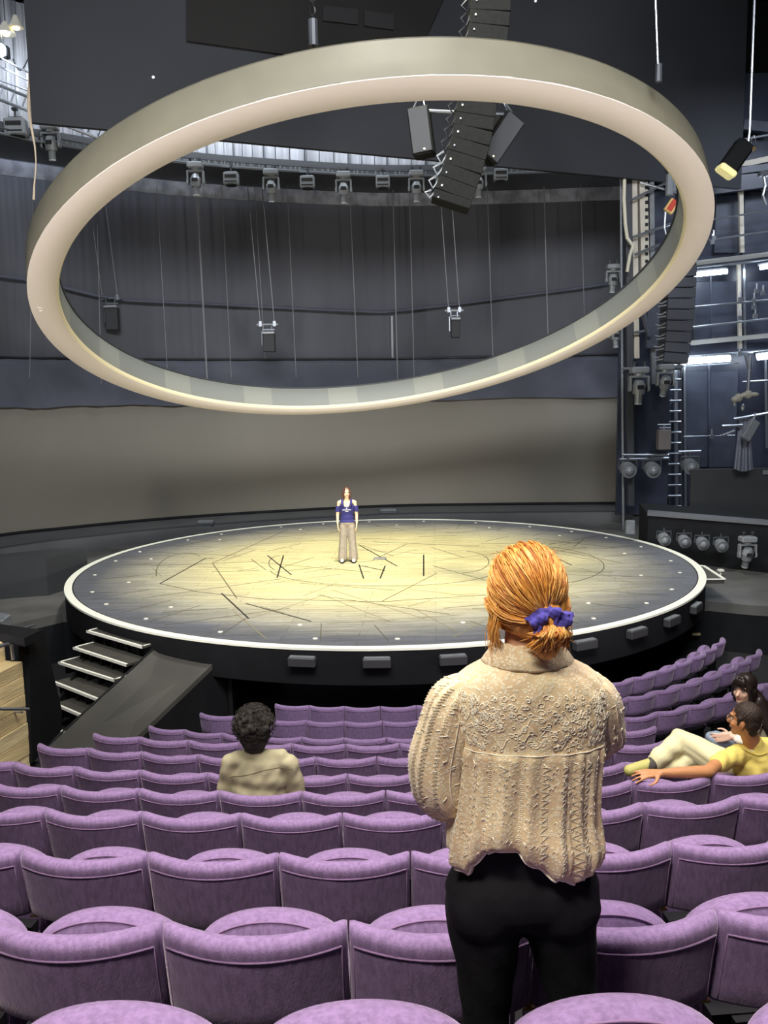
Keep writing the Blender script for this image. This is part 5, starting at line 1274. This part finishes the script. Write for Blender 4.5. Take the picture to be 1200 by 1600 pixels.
# ---------------------------------------------------------------- CURLY HAIRED MAN seated in the fourth row
YC = 5.28
def C3(px, py, dy=0.0): return aty(px, py, YC+dy)
zfl = HROW[4]-SH
CO = Vector((C3(398, 1200).x, YC, zfl)); cm = empty('person', CO, 'person with dark curly hair and olive shirt sitting with back to camera', 'person')
def c_(px, py, dy=0.0): return C3(px, py, dy)-CO
hc = c_(397, 1140, .02); Rc = frame((.15, 1, -.05))
sh0 = c_(400, 1190)
mb = MB(); head_prims(mb, hc, Rc, 1.0); mb.cap(c_(400, 1180, .0), .055, hc+Vector((0, 0, -.05)), .052)
seatz = .46
mb.ell(c_(405, 1210, .0)+Vector((0, 0, -.03)), (.15, .09, .16)); mb.ell(Vector((0.02, .0, seatz+.16)), (.14, .11, .16)); mb.ell(Vector((.0, .02, seatz+.05)), (.17, .14, .08))
for k in (-1, 1):
    s_ = c_(405+k*44, 1186); el = s_+Vector((k*.06, .05, -.27)); wr_ = el+Vector((-k*.10, .22, -.02)); s_ = s_+Vector((-k*.01, 0, -.035)); mb.cap(s_, .034, el, .034); mb.cap(el, .033, wr_, .026); hand_prims(mb, wr_, (-k*.3, .9, -.1), (0, .1, 1), k, .35)
    kn = Vector((k*.12, .45, seatz+.04)); mb.cap(Vector((k*.09, .05, seatz+.04)), .08, kn, .06); mb.cap(kn, .055, Vector((k*.12, .46, .08)), .04); mb.cap(Vector((k*.12, .46, .05)), .035, Vector((k*.13, .60, .045)), .03)
b2 = blob(mb, 'body', SKIN_T, cm, .008, 3); DKH = mat('dark_curly_hair', (46, 42, 36), .9, noise=.5, nscale=40, bump=.6, bscale=80); face_parts(b2, hc, Rc, 1.0, DKH, Vector())
OLIVE = mat('olive_shirt', (184, 177, 142), .85, noise=.08, nscale=14, bump=.15, bscale=120)
mb = MB(); mb.ell(c_(407, 1212), (.185, .115, .19)); mb.ell(Vector((.02, .0, seatz+.22)), (.185, .125, .22)); mb.cap(c_(372, 1184), .050, c_(440, 1182), .050)
for k in (-1, 1):
    s_ = c_(406+k*46, 1192); el = s_+Vector((k*.055, .02, -.25)); mb.cap(s_, .062, el, .056)
mb.cap(c_(399, 1174, .0), .060, c_(401, 1186, .0), .085)
for k in (-1, 1): mb.cap(c_(400+k*10, 1183, 0), .060, c_(406+k*42, 1191), .060)
def fo(c): return .0045*math.sin(c.x*26+c.z*44)*math.sin(c.z*12-c.x*18+1)+.0025*math.sin(c.x*70-c.z*44)*math.sin(c.z*20)
shc = blob(mb, 'shirt', OLIVE, cm, .007, 14, cuts=[(Vector((0, 0, seatz+.02)), (0, 0, -1))], disp=fo)
def back_line(pts, off=-.004, r=.0022, name='seam', m=None, par=None, obj_=None, root=None):
    """thin seam draped on the rear (camera side) of a mesh"""
    me = obj_.data; bm = bmesh.new(); bm.from_mesh(me); from mathutils.bvhtree import BVHTree; bt = BVHTree.FromBMesh(bm); out = []
    for p in pts:
        h_ = bt.ray_cast(Vector((p.x, -2, p.z)), Vector((0, 1, 0)))
        if h_[0]: out.append(h_[0]+Vector((0, off, 0)))
    bm.free(); mb = MB()
    if len(out) > 1: mb.tube(out, r, 5); return mb.obj(name, m, par or obj_, True)
back_line([c_(362+i*4.2, 1209-min(i, 13)*1.25+(max(0, i-18)*.6)) for i in range(24)], r=.0025, off=.0, name='yoke_seam', m=mat('olive_seam', (118, 112, 82), .85), obj_=shc)
mb = MB(); mb.ell(Vector((0, .20, seatz+.05)), (.20, .28, .09))
for k in (-1, 1): mb.cap(Vector((k*.09, .05, seatz+.05)), .095, Vector((k*.12, .45, seatz+.05)), .072); mb.cap(Vector((k*.12, .45, seatz+.04)), .07, Vector((k*.12, .46, .1)), .06)
blob(mb, 'trousers', BLACKP, cm, .01, 3, cuts=[(Vector((0, 0, .08)), (0, 0, -1))])
mb = MB(); hh = hc+Vector((0, -.01, .03))
mb.ell(hh+Vector((.0, 0, .01)), (.112, .115, .11)); mb.ell(hh+Vector((.005, -.03, -.08)), (.085, .085, .095))
random.seed(31)
for i in range(150):
    a_, b_ = random.uniform(-PI, PI), random.uniform(-.9, 1.5); d = Vector((math.cos(b_)*math.cos(a_), math.cos(b_)*math.sin(a_), math.sin(b_)))
    if d.y > .55 and d.z < .2: continue
    k = 1-.22*max(0, -d.z); r_ = random.uniform(.014, .026); mb.ell(hh+Vector((d.x*.118*k, d.y*.12*k, d.z*.118)), r_, None, 8, 6)
hr = blob(mb, 'hair', DKH, cm, .006, 1)
mb = MB()
for i in range(420):
    a_, b_ = random.uniform(-PI, PI), random.uniform(-1.0, 1.5); d = Vector((math.cos(b_)*math.cos(a_), math.cos(b_)*math.sin(a_), math.sin(b_)))
    if d.y > .5 and d.z < .2: continue
    k = 1-.22*max(0, -d.z); c = hh+Vector((d.x*.118*k, d.y*.12*k, d.z*.12)); u = d.orthogonal().normalized(); v = d.cross(u); r_ = random.uniform(.008, .015); t0 = random.uniform(0, 6)
    mb.tube([c+(u*math.cos(t0+j*.9)+v*math.sin(t0+j*.9))*r_+d*(.004*j+.006) for j in range(7)], [.0022]*6+[.0008], 4)
mb.obj('curls', DKH, hr, True)

# ---------------------------------------------------------------- MAN IN YELLOW, arm along the seat backs
YY = 5.42
YO = Vector((aty(1175, 1200, YY).x, YY, zfl)); ym = empty('person', YO, 'person in yellow shirt and cream trousers lounging with one arm along seats', 'person')
def y_(px, py, dy=0.0): return aty(px, py, YY+dy)-YO
hc = y_(1163, 1125, -.02); Ry = frame((-.80, .62, .02)); hs = .98
shl = y_(1140, 1178, -.05); shr = y_(1222, 1172, .08)
elb = y_(1106, 1206, -.30); wrs = y_(1034, 1208, -.34)
mb = MB(); head_prims(mb, hc, Ry, hs); mb.cap(y_(1177, 1165, .0), .058, hc+Vector((.015, -.01, -.06)), .055)
mb.ell(y_(1188, 1200, .02), (.17, .12, .17)); mb.ell(Vector((.10, .10, seatz+.22)), (.15, .12, .18)); mb.ell(Vector((.04, .20, seatz+.08)), (.17, .16, .10))
mb.cap(y_(1154, 1186, -.0), .04, shl, .040); mb.cap(shl, .042, elb, .041); mb.cap(elb, .041, elb.lerp(wrs, .35), .040); mb.cap(elb.lerp(wrs, .35), .040, wrs, .026)
hand_prims(mb, wrs+Vector((-.012, 0, .002)), (-1, -.12, .02), (0, -.35, 1), -1, .20, 1.0, .22)
elr = shr+Vector((.10, .12, -.22)); mb.cap(y_(1210, 1180, .05), .056, shr, .054); mb.cap(shr, .05, elr, .04); mb.cap(elr, .038, elr+Vector((-.18, .18, .05)), .028); hand_prims(mb, elr+Vector((-.19, .19, .05)), (-.8, .5, 0), (0, .2, 1), 1, .3)
k1 = y_(1064, 1156, .30); a1 = y_(1020, 1193, .18); k2 = y_(1085, 1185, .25); a2 = y_(1036, 1205, .22)
hp = y_(1138, 1200, .12)
mb.cap(hp, .085, k1, .058); mb.cap(k1, .055, a1, .040); mb.cap(hp+Vector((0, .08, -.05)), .085, k2, .06); mb.cap(k2, .055, a2, .04); 
f1 = y_(988, 1206, .14); mb.cap(a1, .035, f1, .03); mb.cap(a2, .035, y_(1005, 1212, .2), .03)
b3 = blob(mb, 'body', SKIN_T, ym, .006, 3)
BLKH = mat('short_dark_hair', (52, 38, 28), .6, noise=.4, nscale=60, bump=.6, bscale=160); face_parts(b3, hc, Ry, hs, BLKH, Vector())
YEL = mat('yellow_shirt', (232, 212, 112), .85, noise=.06, nscale=8, bump=.1, bscale=120)
mb = MB(); mb.ell(y_(1190, 1200, .02), (.195, .135, .17)); mb.ell(Vector((.12, .10, seatz+.24)), (.17, .14, .22)); mb.cap(y_(1152, 1178, -.01), .066, y_(1218, 1172, .06), .068); mb.cap(y_(1152, 1180, -.02), .070, shl.lerp(elb, .52), .060); mb.cap(shr, .066, shr.lerp(elr, .6), .06)
mb.cap(y_(1179, 1163, 0), .066, y_(1184, 1180, 0), .095)
dn_ = (elb-shl).normalized()
shy = blob(mb, 'shirt', YEL, ym, .006, 9, cuts=[(shl+dn_*.125, tuple(dn_))] if False else [(Vector((0, 0, seatz+.05)), (0, 0, -1))], disp=lambda c: .004*math.sin((c.x+c.z)*42)*math.sin(c.z*20+1)+.002*math.sin(c.x*70-c.z*40))
back_line([y_(1152+i*2.6, 1163+7*math.sin(i/15*PI*.9)+i*.25) for i in range(16)], r=.005, name='neck_band', m=mat('yellow_band', (205, 186, 92), .85), obj_=shy)
TRC = mat('cream_trousers', (228, 222, 176), .85, noise=.06, nscale=8, bump=.1, bscale=60)
mb = MB(); mb.cap(hp, .11, k1, .078); mb.cap(k1, .076, a1.lerp(k1, .12), .062); mb.cap(hp+Vector((0, .10, -.06)), .11, k2, .075); mb.cap(k2, .07, a2.lerp(k2, .12), .058); mb.ell(Vector((.06, .20, seatz+.08)), (.19, .17, .12))
blob(mb, 'trousers', TRC, ym, .007, 4, disp=lambda c: .007*math.sin(c.x*38+c.z*30)*math.sin(c.z*26))
mb = MB(); s0 = a1.lerp(f1, .15); mb.cap(s0, .045, f1+Vector((-.02, 0, .01)), .040); s2_ = blob(mb, 'shoe', mat('olive_shoe', (190, 186, 108), .6), ym, .007, 2)
mb = MB(); mb.cap(a1.lerp(k1, .10), .05, a1.lerp(k1, -.12), .047); blob(mb, 'sock', mat('dark_sock', (74, 70, 62), .8), ym, .007, 2)
mb = MB(); mb.cap(a2+Vector((-.02, 0, 0)), .04, y_(1003, 1212, .2), .036); blob(mb, 'shoe', mat('dark_shoe', (52, 50, 44), .6), ym, .007, 2)
# hair, beard shadow, spectacles, necklace
P_ = lambda *p: hc+Ry @ (Vector(p)*hs)
mb = MB(); mb.ell(P_(0, -.022, .045), (.081*hs, .094*hs, .087*hs), Ry, 20, 14); mb.ell(P_(0, -.05, .0), (.074*hs, .06*hs, .075*hs), Ry, 16, 12); mb.ell(P_(0, -.055, -.055), (.055*hs, .035*hs, .05*hs), Ry)
for k in (-1, 1): mb.cap(P_(k*.070, .01, .03), .018, P_(k*.073, .022, -.02), .007)
blob(mb, 'hair', BLKH, ym, .006, 3, cuts=[(P_(0, .068, .03), tuple(Ry @ Vector((0, 1, -.25))))], disp=lambda c: .002*math.sin(c.x*260)*math.sin(c.z*240))
mb = MB()
for k in (-1, 1):
    mb.tube([P_(k*.033+.022*math.cos(a_), .098, .004+.018*math.sin(a_)) for a_ in [2*PI*i/14 for i in range(14)]], .0018, 5, closed=True); mb.tube([P_(k*.055, .098, .008), P_(k*.072, .06, .008), P_(k*.078, .0, .0)], .0018, 5)
mb.tube([P_(-.011, .098, .006), P_(0, .102, .010), P_(.011, .098, .006)], .0018, 5); mb.obj('spectacles', mat('clear_frame', (214, 170, 140), .3, .3), ym, True)
mb = MB(); nc = y_(1178, 1165, .0); mb.tube([nc+Vector((.066*math.cos(a_), .062*math.sin(a_), -.004+.012*math.sin(a_))) for a_ in [2*PI*i/24 for i in range(24)]], .004, 6, closed=True); mb.obj('necklace', mat('silver_chain', (210, 205, 195), .3, .7), ym, True)

# ---------------------------------------------------------------- WOMAN WITH LONG DARK HAIR one row further
YW = 6.45; zf5 = HROW[5]-SH
WO = Vector((aty(1195, 1150, YW).x, YW, zf5)); wm = empty('person', WO, 'person with long straight dark hair, white top and jeans, looking back', 'person')
def w_(px, py, dy=0.0): return aty(px, py, YW+dy)-WO
hc = w_(1163, 1076, 0); Rw = frame((-.80, -.60, -.06), (.12, 0, 1)); hs = .96
mb = MB(); head_prims(mb, hc, Rw, hs); mb.cap(w_(1187, 1118, .02), .05, hc+Vector((.03, .02, -.06)), .045)
mb.ell(w_(1197, 1150, .03), (.14, .10, .17)); mb.ell(Vector((.08, .03, seatz+.16)), (.13, .12, .16)); mb.ell(Vector((.05, .05, seatz+.06)), (.16, .16, .09))
sl_ = w_(1178, 1132, -.08); el_ = w_(1165, 1160, -.14); wr_ = w_(1143, 1151, -.10)
mb.cap(w_(1195, 1128, 0), .045, sl_, .043); mb.cap(sl_, .04, el_, .034); mb.cap(el_, .033, wr_, .023); hand_prims(mb, wr_, (-1, 0, -.1), (0, -1, .3), 1, .4, .92)
sr_ = w_(1212, 1130, .1); mb.cap(w_(1200, 1128, .03), .045, sr_, .043); mb.cap(sr_, .04, sr_+Vector((.02, .1, -.24)), .034); mb.cap(sr_+Vector((.02, .1, -.24)), .033, wr_+Vector((.03, .08, -.01)), .023); hand_prims(mb, wr_+Vector((.02, .08, -.01)), (-1, 0, -.1), (0, 0, 1), 1, .4, .92)
kw1 = w_(1117, 1156, -.02); kw2 = w_(1125, 1165, .18); hpw = Vector((.02, .05, seatz+.08))
mb.cap(hpw, .08, kw1, .06); mb.cap(kw1, .055, kw1+Vector((-.05, 0, -.38)), .04); mb.cap(hpw+Vector((0, .1, 0)), .08, kw2, .06); mb.cap(kw2, .055, kw2+Vector((-.04, 0, -.36)), .04)
b4 = blob(mb, 'body', mat('skin_light', (238, 196, 170), .5), wm, .006, 3); LDH = mat('long_dark_hair', (36, 28, 26), .35, noise=.3, nscale=40, stretch=(4, 4, .5)); face_parts(b4, hc, Rw, hs, LDH, Vector())
mb = MB(); mb.ell(w_(1198, 1152, .03), (.155, .115, .18)); mb.ell(Vector((.08, .03, seatz+.18)), (.145, .13, .20)); mb.cap(sl_, .058, el_, .052); mb.cap(el_, .052, el_.lerp(wr_, .45), .045); mb.cap(sr_, .058, sr_+Vector((.02, .1, -.22)), .05); mb.cap(w_(1192, 1126, 0), .055, w_(1205, 1128, .04), .055)
blob(mb, 'top', mat('white_top', (236, 230, 212), .85, bump=.2, bscale=60), wm, .007, 4, cuts=[(Vector((0, 0, seatz+.06)), (0, 0, -1))], disp=lambda c: .005*math.sin(c.x*50+c.z*40)*math.sin(c.z*30))
mb = MB(); mb.cap(hpw, .10, kw1, .075); mb.cap(kw1, .072, kw1+Vector((-.05, 0, -.38)), .06); mb.cap(hpw+Vector((0, .1, 0)), .10, kw2, .075); mb.cap(kw2, .072, kw2+Vector((-.04, 0, -.36)), .06); mb.ell(hpw+Vector((.04, .05, 0)), (.17, .17, .10))
blob(mb, 'jeans', mat('pale_blue_jeans', (142, 158, 172), .85, noise=.15, nscale=12), wm, .008, 4, disp=lambda c: .005*math.sin(c.x*45+c.z*40))
mb = MB()
for k in (-1, 1): 
    q = (kw1, kw2)[(k+1)//2]+Vector((-.05, 0, -.42)); mb.cap(q, .04, q+Vector((-.14, -.02, -.01)), .033)
blob(mb, 'shoes', WHITE, wm, .009, 2)
Q_ = lambda *p: hc+Rw @ (Vector(p)*hs)
mb = MB(); mb.ell(Q_(0, -.018, .042), (.088*hs, .098*hs, .094*hs), Rw, 20, 14); mb.ell(Q_(0, -.06, -.02), (.075*hs, .05*hs, .09*hs), Rw)
e0 = Q_(.03, -.07, -.02); mb.cap(e0, .068, w_(1184, 1098, .0), .070); mb.cap(w_(1184, 1098, -.02), .070, w_(1203, 1135, -.10), .055); mb.cap(w_(1203, 1135, -.10), .055, w_(1212, 1160, -.12), .035)
for k in (-1, 1): mb.cap(Q_(k*.01, .060, .108), .018, Q_(k*.070, .040, .03), .018); mb.cap(Q_(k*.070, .038, .02), .016, Q_(k*.076, .012, -.07), .024); mb.cap(Q_(k*.072, -.01, .0), .03, Q_(k*.068, -.02, -.11), .034)
hw_ = blob(mb, 'hair', LDH, wm, .006, 3)
mb = MB(); random.seed(12)
for i in range(26):
    u = -1+2*i/25; mb.tube([Q_(u*.02, .06, .125), Q_(u*.045, .088, .085), Q_(u*.055, .094, .045+.01*abs(u)), Q_(u*.058, .090, .032-.015*abs(u))], [.002, .0022, .002, .0008], 4)
mb.obj('fringe', LDH, hw_, True)
